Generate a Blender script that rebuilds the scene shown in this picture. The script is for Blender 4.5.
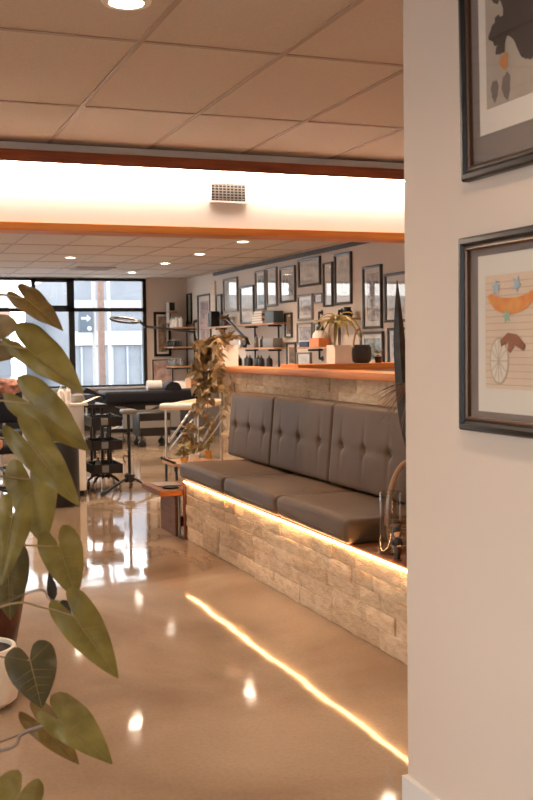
import bpy, bmesh, math, random
from mathutils import Vector, Matrix, noise
R = random.Random(7)
scene = bpy.context.scene
for o in list(bpy.data.objects): bpy.data.objects.remove(o)
C = scene.collection
pi = math.pi

# ------------------------------------------------------------------ camera
cam_d = bpy.data.cameras.new('camera'); cam = bpy.data.objects.new('camera', cam_d); C.objects.link(cam)
scene.camera = cam
cam_d.sensor_fit = 'VERTICAL'; cam_d.sensor_height = 36; cam_d.sensor_width = 24
cam_d.lens = 1059.7 / 800 * 36; cam_d.clip_start = .05; cam_d.clip_end = 300
cR = Vector((0.93386, -0.35737, -0.01354)); cU = Vector((0.03082, 0.04269, 0.99861)); cF = Vector((0.35630, 0.93299, -0.05088))
m = Matrix((cR, cU, -cF)).transposed().to_4x4(); m.translation = (0, 0, 1.45)
cam.matrix_world = m
cam_d.dof.use_dof = True; cam_d.dof.focus_distance = 5.6; cam_d.dof.aperture_fstop = 8.0

# ------------------------------------------------------------------ light and exposure
world = bpy.data.worlds.new('sky'); scene.world = world; world.use_nodes = True
wn = world.node_tree.nodes; wl = world.node_tree.links; wn.clear()
wo = wn.new('ShaderNodeOutputWorld'); bg = wn.new('ShaderNodeBackground')
wc = wn.new('ShaderNodeTexCoord'); wx = wn.new('ShaderNodeSeparateXYZ'); wr = wn.new('ShaderNodeValToRGB')
wl.new(wc.outputs['Generated'], wx.inputs[0]); wl.new(wx.outputs['Z'], wr.inputs[0])
wr.color_ramp.elements[0].position = 0.0; wr.color_ramp.elements[0].color = (1, .98, .96, 1)
wr.color_ramp.elements[1].position = 0.8; wr.color_ramp.elements[1].color = (.86, .91, 1, 1)
wl.new(wr.outputs[0], bg.inputs[0]); wl.new(bg.outputs[0], wo.inputs[0])
bg.inputs[1].default_value = 3.4
scene.view_settings.view_transform = 'Standard'; scene.view_settings.look = 'None'
scene.view_settings.gamma = 1; scene.view_settings.use_curve_mapping = False
scene.view_settings.exposure = 1.1
scene.cycles.use_denoising = True
scene.cycles.max_bounces = 10; scene.cycles.diffuse_bounces = 5; scene.cycles.glossy_bounces = 4
scene.cycles.caustics_reflective = False; scene.cycles.caustics_refractive = False
scene.cycles.sample_clamp_indirect = 6
WARM = (1, .74, .52); LAMP_W = 95.0; NEAR_W = 34.0; LED_STR = 12.0; COVE_STR = 68.0; LAMP_EMIT = 11.0
CEIL = 2.67

# ------------------------------------------------------------------ materials
MATS = {}
def mat(name, col=(.8, .8, .8), rough=.5, metal=0, var=0, vscale=8, bump=0, bscale=60, emit=None, estr=0, trans=0, stretch=None, coat=0, col2=None, spec=.5, bdist=.002, ior=1.45, alpha=1):
    if name in MATS: return MATS[name]
    M = bpy.data.materials.new(name); M.use_nodes = True; MATS[name] = M
    nt = M.node_tree; n = nt.nodes; l = nt.links; b = n['Principled BSDF']
    b.inputs['Base Color'].default_value = (*col, 1); b.inputs['Roughness'].default_value = rough
    b.inputs['Metallic'].default_value = metal; b.inputs['Specular IOR Level'].default_value = spec
    b.inputs['Transmission Weight'].default_value = trans; b.inputs['Coat Weight'].default_value = coat
    b.inputs['IOR'].default_value = ior
    if emit: b.inputs['Emission Color'].default_value = (*emit, 1); b.inputs['Emission Strength'].default_value = estr
    tc = n.new('ShaderNodeTexCoord'); mp = n.new('ShaderNodeMapping'); l.new(tc.outputs['Object'], mp.inputs[0])
    if stretch: mp.inputs['Scale'].default_value = stretch
    if var or col2:
        t = n.new('ShaderNodeTexNoise'); t.inputs['Scale'].default_value = vscale; t.inputs['Detail'].default_value = 5
        l.new(mp.outputs[0], t.inputs[0])
        r = n.new('ShaderNodeValToRGB'); r.color_ramp.elements[0].position = .3; r.color_ramp.elements[1].position = .7
        c2 = col2 or tuple(min(1, c * (1 + var)) for c in col); c1 = col if col2 else tuple(c * (1 - var) for c in col)
        r.color_ramp.elements[0].color = (*c1, 1); r.color_ramp.elements[1].color = (*c2, 1)
        l.new(t.outputs[0], r.inputs[0]); l.new(r.outputs[0], b.inputs['Base Color'])
    if bump:
        t2 = n.new('ShaderNodeTexNoise'); t2.inputs['Scale'].default_value = bscale; t2.inputs['Detail'].default_value = 4
        l.new(mp.outputs[0], t2.inputs[0]); bp = n.new('ShaderNodeBump'); bp.inputs['Strength'].default_value = bump
        bp.inputs['Distance'].default_value = bdist
        l.new(t2.outputs[0], bp.inputs['Height']); l.new(bp.outputs[0], b.inputs['Normal'])
    return M

def glass(name, tint=(1, 1, 1), rough=.0, mixf=.0):
    """thin clear pane: transparent plus a fresnel reflection"""
    M = bpy.data.materials.new(name); M.use_nodes = True; MATS[name] = M
    n = M.node_tree.nodes; l = M.node_tree.links; n.clear()
    out = n.new('ShaderNodeOutputMaterial'); tr = n.new('ShaderNodeBsdfTransparent'); gl = n.new('ShaderNodeBsdfGlossy')
    fr = n.new('ShaderNodeFresnel'); mx = n.new('ShaderNodeMixShader'); ad = n.new('ShaderNodeMath'); ad.operation = 'ADD'; ad.use_clamp = True
    tr.inputs[0].default_value = (*tint, 1); gl.inputs['Roughness'].default_value = rough; fr.inputs[0].default_value = 1.5
    ad.inputs[1].default_value = mixf
    ge = n.new('ShaderNodeNewGeometry'); iv = n.new('ShaderNodeMath'); iv.operation = 'SUBTRACT'; iv.inputs[0].default_value = 1; l.new(ge.outputs['Backfacing'], iv.inputs[1])
    mu = n.new('ShaderNodeMath'); mu.operation = 'MULTIPLY'; l.new(ad.outputs[0], mu.inputs[0]); l.new(iv.outputs[0], mu.inputs[1])
    l.new(fr.outputs[0], ad.inputs[0]); l.new(mu.outputs[0], mx.inputs[0]); l.new(tr.outputs[0], mx.inputs[1]); l.new(gl.outputs[0], mx.inputs[2])
    l.new(mx.outputs[0], out.inputs[0]); return M

def concrete():
    M = bpy.data.materials.new('polished_concrete'); M.use_nodes = True
    n = M.node_tree.nodes; l = M.node_tree.links; b = n['Principled BSDF']
    tc = n.new('ShaderNodeTexCoord')
    def nz(s, d=6, dist=0):
        t = n.new('ShaderNodeTexNoise'); t.inputs['Scale'].default_value = s; t.inputs['Detail'].default_value = d
        t.inputs['Distortion'].default_value = dist; l.new(tc.outputs['Object'], t.inputs[0]); return t
    a = nz(.9, 6, .6); r = n.new('ShaderNodeValToRGB'); l.new(a.outputs[0], r.inputs[0])
    r.color_ramp.elements[0].position = .32; r.color_ramp.elements[0].color = (.23, .155, .10, 1)
    r.color_ramp.elements[1].position = .68; r.color_ramp.elements[1].color = (.43, .32, .225, 1)
    f = nz(60, 4); mx = n.new('ShaderNodeMix'); mx.data_type = 'RGBA'; mx.blend_type = 'MULTIPLY'; mx.inputs['Factor'].default_value = .22
    r2 = n.new('ShaderNodeValToRGB'); r2.color_ramp.elements[0].position = .35; r2.color_ramp.elements[0].color = (.6, .6, .6, 1); r2.color_ramp.elements[1].position = .6
    l.new(f.outputs[0], r2.inputs[0]); l.new(r.outputs[0], mx.inputs['A']); l.new(r2.outputs[0], mx.inputs['B'])
    l.new(mx.outputs['Result'], b.inputs['Base Color'])
    g = nz(3.5, 5); rr = n.new('ShaderNodeMapRange'); rr.inputs['To Min'].default_value = .03; rr.inputs['To Max'].default_value = .09
    l.new(g.outputs[0], rr.inputs[0]); l.new(rr.outputs[0], b.inputs['Roughness'])
    w = nz(1.6, 2.5); bp = n.new('ShaderNodeBump'); bp.inputs['Strength'].default_value = .45; bp.inputs['Distance'].default_value = .006
    l.new(w.outputs[0], bp.inputs['Height']); l.new(bp.outputs[0], b.inputs['Normal'])
    b.inputs['Specular IOR Level'].default_value = .5
    return M

def stone_mat():
    M = bpy.data.materials.new('split_face_travertine'); M.use_nodes = True
    n = M.node_tree.nodes; l = M.node_tree.links; b = n['Principled BSDF']; b.inputs['Roughness'].default_value = .75
    g = n.new('ShaderNodeNewGeometry'); r = n.new('ShaderNodeValToRGB'); l.new(g.outputs['Random Per Island'], r.inputs[0])
    e = r.color_ramp.elements; e[0].color = (.60, .43, .27, 1); e[1].color = (.82, .64, .44, 1)
    k = r.color_ramp.elements.new(.5); k.color = (.68, .53, .36, 1)
    tc = n.new('ShaderNodeTexCoord'); mp = n.new('ShaderNodeMapping'); mp.inputs['Scale'].default_value = (1, 1, 3); l.new(tc.outputs['Object'], mp.inputs[0])
    t = n.new('ShaderNodeTexNoise'); t.inputs['Scale'].default_value = 14; t.inputs['Detail'].default_value = 8; l.new(mp.outputs[0], t.inputs[0])
    r2 = n.new('ShaderNodeValToRGB'); r2.color_ramp.elements[0].position = .3; r2.color_ramp.elements[0].color = (.74, .64, .54, 1); r2.color_ramp.elements[1].position = .6; r2.color_ramp.elements[1].color = (1.0, 1, 1, 1)
    mx = n.new('ShaderNodeMix'); mx.data_type = 'RGBA'; mx.blend_type = 'MULTIPLY'; mx.inputs['Factor'].default_value = .8
    l.new(t.outputs[0], r2.inputs[0]); l.new(r.outputs[0], mx.inputs['A']); l.new(r2.outputs[0], mx.inputs['B']); l.new(mx.outputs['Result'], b.inputs['Base Color'])
    t3 = n.new('ShaderNodeTexNoise'); t3.inputs['Scale'].default_value = 45; t3.inputs['Detail'].default_value = 8; l.new(mp.outputs[0], t3.inputs[0])
    bp = n.new('ShaderNodeBump'); bp.inputs['Strength'].default_value = .9; bp.inputs['Distance'].default_value = .009
    l.new(t3.outputs[0], bp.inputs['Height']); l.new(bp.outputs[0], b.inputs['Normal'])
    return M

def leaf_mat(name, c1, c2, tl=.25):
    M = bpy.data.materials.new(name); M.use_nodes = True; MATS[name] = M
    n = M.node_tree.nodes; l = M.node_tree.links; b = n['Principled BSDF']; b.inputs['Roughness'].default_value = .45
    tc = n.new('ShaderNodeTexCoord'); t = n.new('ShaderNodeTexNoise'); t.inputs['Scale'].default_value = 14; t.inputs['Detail'].default_value = 5
    l.new(tc.outputs['Object'], t.inputs[0]); r = n.new('ShaderNodeValToRGB'); r.color_ramp.elements[0].position = .35; r.color_ramp.elements[1].position = .68
    r.color_ramp.elements[0].color = (*c1, 1); r.color_ramp.elements[1].color = (*c2, 1)
    l.new(t.outputs[0], r.inputs[0]); l.new(r.outputs[0], b.inputs['Base Color'])
    ts = n.new('ShaderNodeBsdfTranslucent'); l.new(r.outputs[0], ts.inputs[0]); mx = n.new('ShaderNodeMixShader'); mx.inputs[0].default_value = tl
    l.new(b.outputs[0], mx.inputs[1]); l.new(ts.outputs[0], mx.inputs[2]); l.new(mx.outputs[0], n['Material Output'].inputs[0])
    return M

CONC = concrete(); STONE = stone_mat()
WALL = mat('wall_paint', (.66, .56, .475), .85, bump=.15, bscale=180, bdist=.001)
WHITE = mat('white_paint', (.86, .83, .78), .8, bump=.08, bscale=180, bdist=.001)
TRIMW = mat('baseboard_paint', (.72, .70, .68), .5)
TILE = mat('ceiling_tile', (.56, .48, .41), .95, var=.06, vscale=90, bump=.5, bscale=140, bdist=.003)
GRID = mat('ceiling_grid_metal', (.36, .27, .21), .6)
DWOOD = mat('dark_cedar', (.16, .038, .014), .5, col2=(.27, .07, .025), vscale=5, stretch=(.6, 8, 10), bump=.1)
LWOOD = mat('oiled_cedar', (.50, .16, .035), .45, spec=.3, col2=(.66, .25, .065), vscale=5, stretch=(8, .5, 8), bump=.08)
LWOODX = mat('oiled_cedar_cross', (.50, .15, .03), .45, spec=.3, col2=(.66, .25, .06), vscale=4, stretch=(.5, 8, 8), bump=.08)
TWOOD = mat('walnut_top', (.13, .045, .016), .5, spec=.25, col2=(.22, .085, .03), vscale=5, stretch=(8, .8, 8))
BOARD = mat('shelf_board', (.42, .22, .11), .5, col2=(.5, .29, .16), vscale=6, stretch=(8, 1, 8))
LEATHER = mat('brown_grey_leather', (.105, .062, .034), .5, spec=.3, var=.08, vscale=5, bump=.35, bscale=220, bdist=.0012)
BUTTON = mat('leather_button', (.085, .065, .052), .4)
LED = mat('led_strip', (1, .8, .6), .5, emit=(1, .54, .22), estr=LED_STR)
COVE = mat('cove_strip', (1, .9, .8), .5, emit=(1, .84, .68), estr=COVE_STR)
LAMP = mat('lamp_diffuser', (1, 1, 1), .5, emit=(1, .86, .70), estr=LAMP_EMIT)
BLACK = mat('black_plastic', (.018, .017, .017), .4)
BLKM = mat('black_metal', (.02, .018, .018), .35, metal=.3)
BVINYL = mat('black_vinyl', (.012, .012, .017), .65, spec=.2, bump=.3, bscale=12, bdist=.01)
STEEL = mat('brushed_steel', (.55, .53, .5), .3, metal=1)
WPLAS = mat('white_plastic', (.86, .82, .77), .4)
GREYP = mat('grey_plastic', (.22, .21, .2), .5)
MFRAME = mat('window_frame_black', (.012, .012, .013), .4)
FRAMEB = mat('frame_black', (.014, .010, .008), .35, spec=.3)
FRAMEC = mat('frame_charcoal', (.075, .065, .055), .3)
FRAMEG = mat('frame_grey', (.24, .22, .20), .4)
BRONZE = mat('frame_bronze', (.10, .05, .03), .3, metal=.4)
MATG = mat('mat_taupe', (.23, .19, .17), .9)
MATW = mat('mat_cream', (.74, .68, .60), .9)
SILL = mat('sill_grey', (.55, .56, .58), .6)
PGLASS = glass('picture_glass', mixf=.03)
WGLASS = glass('window_glass', (.96, .98, .98))
VGLASS = glass('vase_glass', (.86, .83, .80), mixf=.09)
PHIL = leaf_mat('philodendron_leaf', (.14, .108, .020), (.23, .182, .038), .25)
PHIL2 = leaf_mat('philodendron_leaf_bronze', (.12, .070, .018), (.21, .13, .032), .25)
PHIL3 = leaf_mat('philodendron_leaf_deep', (.055, .042, .014), (.105, .082, .024), .2)
LVEIN = mat('leaf_midrib', (.24, .17, .055), .6)
VEIN = mat('leaf_vein', (.30, .21, .10), .6)
STEMM = mat('grey_stem', (.20, .14, .10), .6)
DRY = mat('dry_leaf', (.04, .03, .02), .7)
POTH = leaf_mat('pothos_leaf', (.16, .105, .04), (.48, .31, .14), .25)
STRAP = leaf_mat('yellow_green_leaf', (.22, .19, .05), (.45, .36, .12), .25)
SNAKE = leaf_mat('snake_leaf', (.022, .017, .009), (.055, .038, .02), .05)
CREAM = mat('cream_ceramic', (.80, .73, .64), .5, var=.05)
YPOT = mat('ochre_pot', (.75, .38, .08), .5)
BROWNP = mat('oxblood_glaze', (.075, .022, .014), .25, var=.3)
SOIL = mat('soil', (.03, .02, .015), .9, bump=1, bscale=40, bdist=.01)
RATTAN = mat('rattan', (.34, .19, .10), .6, bump=.6, bscale=150)
FOIL = mat('crinkled_cream_film', (.74, .52, .34), .25, bump=1, bscale=18, bdist=.02)
CARD = mat('cardboard', (.48, .25, .12), .8)
PAPER = mat('paper', (.80, .77, .72), .8)
SKIN = mat('figurine_skin', (.62, .34, .2), .5)
SUIT = mat('figurine_suit', (.02, .018, .02), .5)
RED = mat('rust_red', (.24, .07, .03), .6, spec=.3)
CLOTHW = mat('white_towel', (.75, .73, .72), .9, bump=.6, bscale=80)
NAVY = mat('denim_blue', (.05, .07, .12), .8)
GREYD = mat('dark_ribbed_ceramic', (.045, .040, .036), .55)

# ------------------------------------------------------------------ mesh helpers
def box(bm, x0, x1, y0, y1, z0, z1):
    v = [bm.verts.new(p) for p in ((x0,y0,z0),(x1,y0,z0),(x1,y1,z0),(x0,y1,z0),(x0,y0,z1),(x1,y0,z1),(x1,y1,z1),(x0,y1,z1))]
    for f in ((3,2,1,0),(4,5,6,7),(0,1,5,4),(1,2,6,5),(2,3,7,6),(3,0,4,7)): bm.faces.new([v[i] for i in f])
    return v
def boxm(*a):
    bm = bmesh.new(); box(bm, *a); return bm
def bevbox(x0, x1, y0, y1, z0, z1, r=.01, seg=3, bm=None):
    own = bmesh.new(); box(own, x0, x1, y0, y1, z0, z1)
    bmesh.ops.bevel(own, geom=own.edges[:], offset=r, segments=seg, affect='EDGES', profile=.5)
    if bm is None: return own
    merge(bm, own); return bm
def merge(bm, other, M=None):
    me = bpy.data.meshes.new('tmp')
    if M is not None: bmesh.ops.transform(other, matrix=M, verts=other.verts)
    other.to_mesh(me); other.free(); bm.from_mesh(me); bpy.data.meshes.remove(me)
def bez(pts, n=8):
    """smooth curve (catmull-rom) through points"""
    P = [Vector(p) for p in pts]
    if len(P) < 3: return P
    out = []; Q = [P[0]*2 - P[1]] + P + [P[-1]*2 - P[-2]]
    for i in range(1, len(Q) - 2):
        for k in range(n):
            t = k / n; a, b, c, d = Q[i-1], Q[i], Q[i+1], Q[i+2]
            out.append(.5*((2*b) + (c-a)*t + (2*a-5*b+4*c-d)*t*t + (3*b-a-3*c+d)*t**3))
    out.append(P[-1]); return out
def tube(bm, pts, r, seg=8, r2=None):
    P = [Vector(p) for p in pts]; n = len(P); rings = []; prev = None
    for i, p in enumerate(P):
        d = (P[min(i+1, n-1)] - P[max(i-1, 0)]).normalized()
        if prev is None: u = d.orthogonal().normalized()
        else:
            u = prev - d * prev.dot(d); u = u.normalized() if u.length > 1e-5 else d.orthogonal().normalized()
        prev = u; w = d.cross(u); rr = r if r2 is None else r + (r2 - r) * i / max(1, n-1)
        rings.append([bm.verts.new(p + (u*math.cos(a) + w*math.sin(a)) * rr) for a in [2*pi*k/seg for k in range(seg)]])
    for a, b in zip(rings, rings[1:]):
        for k in range(seg): bm.faces.new((a[k], a[(k+1) % seg], b[(k+1) % seg], b[k]))
    bm.faces.new(rings[0][::-1]); bm.faces.new(rings[-1])
def lathe(bm, prof, c=(0,0,0), seg=24, M=None):
    """profile of (r, z); r=0 closes"""
    own = bmesh.new(); rings = []
    for r, z in prof:
        if r < 1e-6: rings.append([own.verts.new((0, 0, z))])
        else: rings.append([own.verts.new((r*math.cos(2*pi*k/seg), r*math.sin(2*pi*k/seg), z)) for k in range(seg)])
    for a, b in zip(rings, rings[1:]):
        for k in range(seg):
            j = (k+1) % seg
            if len(a) == 1 and len(b) == 1: continue
            if len(a) == 1: own.faces.new((a[0], b[j], b[k]))
            elif len(b) == 1: own.faces.new((a[k], a[j], b[0]))
            else: own.faces.new((a[k], a[j], b[j], b[k]))
    bmesh.ops.recalc_face_normals(own, faces=own.faces)
    T = Matrix.Translation(c)
    merge(bm, own, T @ M if M is not None else T)
def lathem(prof, c=(0,0,0), seg=24):
    bm = bmesh.new(); lathe(bm, prof, c, seg); return bm
def prism(bm, pts, d):
    """pts: closed 3D polygon, extruded by vector d"""
    a = [bm.verts.new(p) for p in pts]; b = [bm.verts.new(Vector(p) + Vector(d)) for p in pts]
    bm.faces.new(a[::-1]); bm.faces.new(b)
    for i in range(len(a)): bm.faces.new((a[i], a[(i+1) % len(a)], b[(i+1) % len(a)], b[i]))
def ramp(bm, axis=0):
    pass

def obj(name, bm, material, parent=None, smooth=True, ang=38, origin=None):
    bmesh.ops.recalc_face_normals(bm, faces=bm.faces)
    if smooth:
        for f in bm.faces: f.smooth = True
        for e in bm.edges:
            if len(e.link_faces) == 2:
                try:
                    if e.calc_face_angle() > math.radians(ang): e.smooth = False
                except Exception: pass
    if parent is not None:
        w = Vector((0, 0, 0)); p = parent
        while p is not None: w += p.location; p = p.parent
        off = w; loc = Vector((0, 0, 0))
    else:
        if origin is not None: off = Vector(origin)
        elif len(bm.verts):
            xs = [v.co for v in bm.verts]
            off = Vector(((min(v.x for v in xs)+max(v.x for v in xs))/2, (min(v.y for v in xs)+max(v.y for v in xs))/2, min(v.z for v in xs)))
        else: off = Vector((0,0,0))
        loc = off
    bmesh.ops.translate(bm, verts=bm.verts, vec=-off)
    me = bpy.data.meshes.new(name); bm.to_mesh(me); bm.free(); me.materials.append(material)
    o = bpy.data.objects.new(name, me); C.objects.link(o); o.location = loc
    if parent is not None: o.parent = parent
    return o
def tag(o, label, cat, group=None):
    o['label'] = label; o['category'] = cat
    if group: o['group'] = group
    return o
def thing(name, label, cat, loc, group=None):
    o = bpy.data.objects.new(name, None); C.objects.link(o); o.location = loc; o.empty_display_size = .1
    return tag(o, label, cat, group)
def struct(name, bm, m_, parent=None, smooth=False):
    o = obj(name, bm, m_, parent, smooth, origin=(0, 0, 0) if parent is None else None)
    o['kind'] = 'structure'; return o
def dup(root, loc, label=None, rz=None, group=None):
    r = root.copy(); C.objects.link(r); r.location = loc
    if rz is not None: r.rotation_euler = (0, 0, rz)
    if label: r['label'] = label
    if group: r['group'] = group
    for ch in list(root.children):
        c = ch.copy(); C.objects.link(c); c.parent = r
        for g in ch.children:
            d = g.copy(); C.objects.link(d); d.parent = c
    return r
ORD = ['first', 'second', 'third', 'fourth', 'fifth', 'sixth', 'seventh', 'eighth', 'ninth', 'tenth', 'eleventh', 'twelfth']

# ================================================================== THE SETTING
YN, YF, XL, XG, YB = -3.2, 18.3, -3.2, 5.49, 6.38       # back, far window wall, left, gallery wall, bulkhead
struct('floor', boxm(XL-.2, XG+.2, YN-.2, YF+.2, -.1, 0), CONC)
ceil = struct('ceiling', boxm(XL-.2, XG+.2, YN-.2, YF+.2, CEIL, CEIL+.15), TILE)
g = bmesh.new(); x = 1.08 - .61*6
while x < XG:
    if x > XL: box(g, x-.012, x+.012, YN, YF, CEIL-.005, CEIL)
    x += .61
y = 4.18 - 1.2*6
while y < YF:
    if y > YN: box(g, XL, XG, y-.012, y+.012, CEIL-.0045, CEIL)
    y += 1.2
struct('ceiling_grid', g, GRID, ceil)
# near wall on the right with the two framed pictures, and the wall closing the space behind it
struct('wall_right', boxm(1.5, 1.66, YN, 2.775, 0, CEIL), WALL)
b = bmesh.new(); box(b, 1.482, 1.5, YN, 2.781, 0, .155); box(b, 1.5, 1.66, 2.7755, 2.781, 0, .155)
struct('baseboard_right', b, TRIMW)
struct('wall_inner', boxm(1.66, XG, 2.60, 2.76, 0, CEIL), WALL)
struct('wall_gallery', boxm(XG, XG+.15, 2.66, YF+.15, 0, CEIL), WALL)
struct('wall_back', boxm(XL, 1.5, YN-.15, YN, 0, CEIL), WALL)
# left wall with window openings
lw = bmesh.new(); spans = [(-2.4, 2.6), (11.2, 14.4), (14.8, 17.9)]
box(lw, XL-.15, XL, YN, YF, 0, .55); box(lw, XL-.15, XL, YN, YF, 2.5, CEIL)
ys = [YN] + [v for s in spans for v in s] + [YF]
for k in range(0, len(ys), 2): box(lw, XL-.15, XL, ys[k], ys[k+1], .55, 2.5)
struct('wall_left', lw, WALL)
def framed_window(n, y0, y1, z0, z1, x, mull, tz):
    f = bmesh.new(); t = .035
    box(f, x-t, x+t, y0, y0+.06, z0, z1); box(f, x-t, x+t, y1-.06, y1, z0, z1)
    box(f, x-t, x+t, y0, y1, z0, z0+.06); box(f, x-t, x+t, y0, y1, z1-.06, z1); box(f, x-t, x+t, y0, y1, tz-.03, tz+.03)
    for q in mull: box(f, x-t, x+t, q-.03, q+.03, z0, z1)
    w = struct('window_%d' % n, f, MFRAME)
    obj('window_glass', boxm(x-.004, x+.004, y0+.05, y1-.05, z0+.05, z1-.05), WGLASS, w, smooth=False)
for i, (a, c_) in enumerate(spans):
    framed_window(i+2, a, c_, .55, 2.5, XL-.08, [a+(c_-a)*k/3 for k in (1, 2)], 2.05)
# far window wall
WX = 4.73
fw = bmesh.new(); box(fw, WX, XG, YF, YF+.15, 0, CEIL); box(fw, XL-.15, WX, YF, YF+.15, 0, .74); box(fw, XL-.15, WX, YF, YF+.15, 2.655, CEIL)
struct('wall_far', fw, WALL)
struct('trim_1', boxm(XL, WX+.03, YF-.12, YF+.02, .74, .775), SILL)
f = bmesh.new(); y0, y1 = YF-.035, YF+.06
for x0, x1 in ((XL, XL+.06), (-1.6, -1.53), (.2, .27), (1.72, 1.79), (3.36, 3.46), (4.665, 4.73)): box(f, x0, x1, y0, y1, .775, 2.655)
box(f, XL, WX, y0, y1, 2.615, 2.655); box(f, XL, WX, y0, y1, .775, .81); box(f, XL, WX, y0, y1, 2.085, 2.15)
# opening vent light frame
box(f, 2.74, 2.80, y0-.02, y1, 2.12, 2.64); box(f, 3.33, 3.39, y0-.02, y1, 2.12, 2.64); box(f, 2.74, 3.39, y0-.02, y1, 2.12, 2.19); box(f, 2.74, 3.39, y0-.02, y1, 2.59, 2.64)
w1 = struct('window_1', f, MFRAME)
obj('window_glass', boxm(XL, WX-.03, YF+.01, YF+.018, .79, 2.64), WGLASS, w1, smooth=False)
# gallery wall cornice trim, grey
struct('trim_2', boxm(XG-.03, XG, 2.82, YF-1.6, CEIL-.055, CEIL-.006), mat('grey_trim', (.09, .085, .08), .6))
# bulkhead across the room
struct('wall_bulkhead', boxm(XL, XG, YB, YB+.18, 2.155, CEIL-.006), WHITE)
struct('trim_3', bevbox(XL, XG, YB-.075, YB, 2.54, 2.61, .004, 2), DWOOD)
struct('trim_4', bevbox(XL, XG, YB-.02, YB+.2, 2.150, 2.197, .003, 2), LWOODX)
tag(obj('cove_light', boxm(XL+.02, XG-.02, YB-.05, YB-.03, 2.532, 2.5399), COVE, smooth=False), 'warm light strip tucked under the dark timber beam of the bulkhead', 'light strip')
# air vent
v = thing('air_vent', 'white louvred air vent grille set in the bright white bulkhead', 'vent', (2.195, YB-.012, 2.36))
b = bmesh.new()
for a in ((2.07, 2.32, 2.355, 2.366), (2.07, 2.32, 2.474, 2.485), (2.07, 2.081, 2.366, 2.474), (2.309, 2.32, 2.366, 2.474)): box(b, a[0], a[1], YB-.014, YB-.0002, a[2], a[3])
obj('frame', b, WHITE, v, False)
obj('backing', boxm(2.081, 2.309, YB-.003, YB-.0004, 2.366, 2.474), BLACK, v, False)
for k in range(6): obj('louvre', bevbox(2.081, 2.309, YB-.012, YB-.004, 2.3755+k*.0175, 2.3805+k*.0175, .001, 1), mat('vent_enamel', (.22, .20, .18), .5), v, False)
b = bmesh.new()
for k in range(1, 9): box(b, 2.081+k*.02533-.002, 2.081+k*.02533+.002, YB-.0135, YB-.006, 2.366, 2.474)
obj('mullion', b, MATS['vent_enamel'], v, False)
v = thing('ceiling_vent', 'flat brown square vent set in the far ceiling near the windows', 'vent', (3.33, 15.9, CEIL-.02))
b = bmesh.new(); box(b, 3.03, 3.63, 15.75, 15.79, CEIL-.018, CEIL-.0055); box(b, 3.03, 3.63, 16.31, 16.35, CEIL-.018, CEIL-.0055); box(b, 3.03, 3.07, 15.79, 16.31, CEIL-.018, CEIL-.0055); box(b, 3.59, 3.63, 15.79, 16.31, CEIL-.018, CEIL-.0055); obj('frame', b, GRID, v, False)
for k in range(5): obj('louvre', bevbox(3.07, 3.59, 15.83+k*.1, 15.87+k*.1, CEIL-.016, CEIL-.007, .002, 1), GRID, v, False)
# partition behind the bench, and the return partition
def stone_face(bm, axis, c0, u0, u1, z0, z1, rows, depth, lmin=.16, lmax=.42, sub=.03, sgn=-1):
    """split-face blocks; axis 'x' = face normal along x at x=c0, u runs along y"""
    h = (z1-z0)/rows; edges = [z0]
    for r in range(rows): edges.append(edges[-1] + h*R.uniform(.8, 1.2))
    s = (z1-z0)/(edges[-1]-z0); edges = [z0+(e-z0)*s for e in edges]
    for r in range(rows):
        u = u0 - R.uniform(0, .1)
        while u < u1:
            L = R.uniform(lmin, lmax); a, b_ = max(u, u0), min(u+L, u1); u += L
            if b_ - a < .02: continue
            d = depth*R.uniform(.35, 1); tu = R.uniform(-.25, .25)*depth; ph = R.uniform(0, 90)
            nu = max(2, int((b_-a)/sub)); nv = max(2, int((edges[r+1]-edges[r])/sub)+1); G = []
            for i in range(nu+1):
                row = []
                for j in range(nv+1):
                    uu = a+.0006+(b_-a-.0012)*i/nu; zz = edges[r]+.0005+(edges[r+1]-edges[r]-.001)*j/nv
                    e = min(i, nu-i) == 0 or min(j, nv-j) == 0
                    k = d + tu*(i/nu-.5)*2 + noise.noise(Vector((uu*9+ph, zz*16, ph)))*depth*.55 + noise.noise(Vector((uu*30, zz*50, ph)))*depth*.25
                    k = max(.002, k*(.72 if e else 1)); q = c0 + sgn*k
                    row.append(bm.verts.new((q, uu, zz) if axis == 'x' else (uu, q, zz)))
                G.append(row)
            for i in range(nu):
                for j in range(nv): bm.faces.new((G[i][j], G[i+1][j], G[i+1][j+1], G[i][j+1]))
            per = [G[i][0] for i in range(nu+1)] + [G[nu][j] for j in range(1, nv+1)] + [G[i][nv] for i in range(nu-1, -1, -1)] + [G[0][j] for j in range(nv-1, 0, -1)]
            bk = [bm.verts.new((c0, p.co.y, p.co.z) if axis == 'x' else (p.co.x, c0, p.co.z)) for p in per]
            for i in range(len(per)): bm.faces.new((per[i], per[(i+1) % len(per)], bk[(i+1) % len(per)], bk[i]))
pw = struct('wall_partition', boxm(2.95, 3.07, 3.3, 8.78, 0, 1.232), WALL)
b = bmesh.new(); stone_face(b, 'x', 2.95, 3.3, 8.78, .0, 1.232, 12, .022)
stone_face(b, 'y', 8.78, 2.93, 3.07, 0, 1.232, 12, .02, .14, .2, sgn=1)
struct('stone_cladding', b, STONE, pw, smooth=True)
struct('wall_return', boxm(3.07, 4.62, 7.56, 7.70, 0, 1.255), WALL)

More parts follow.
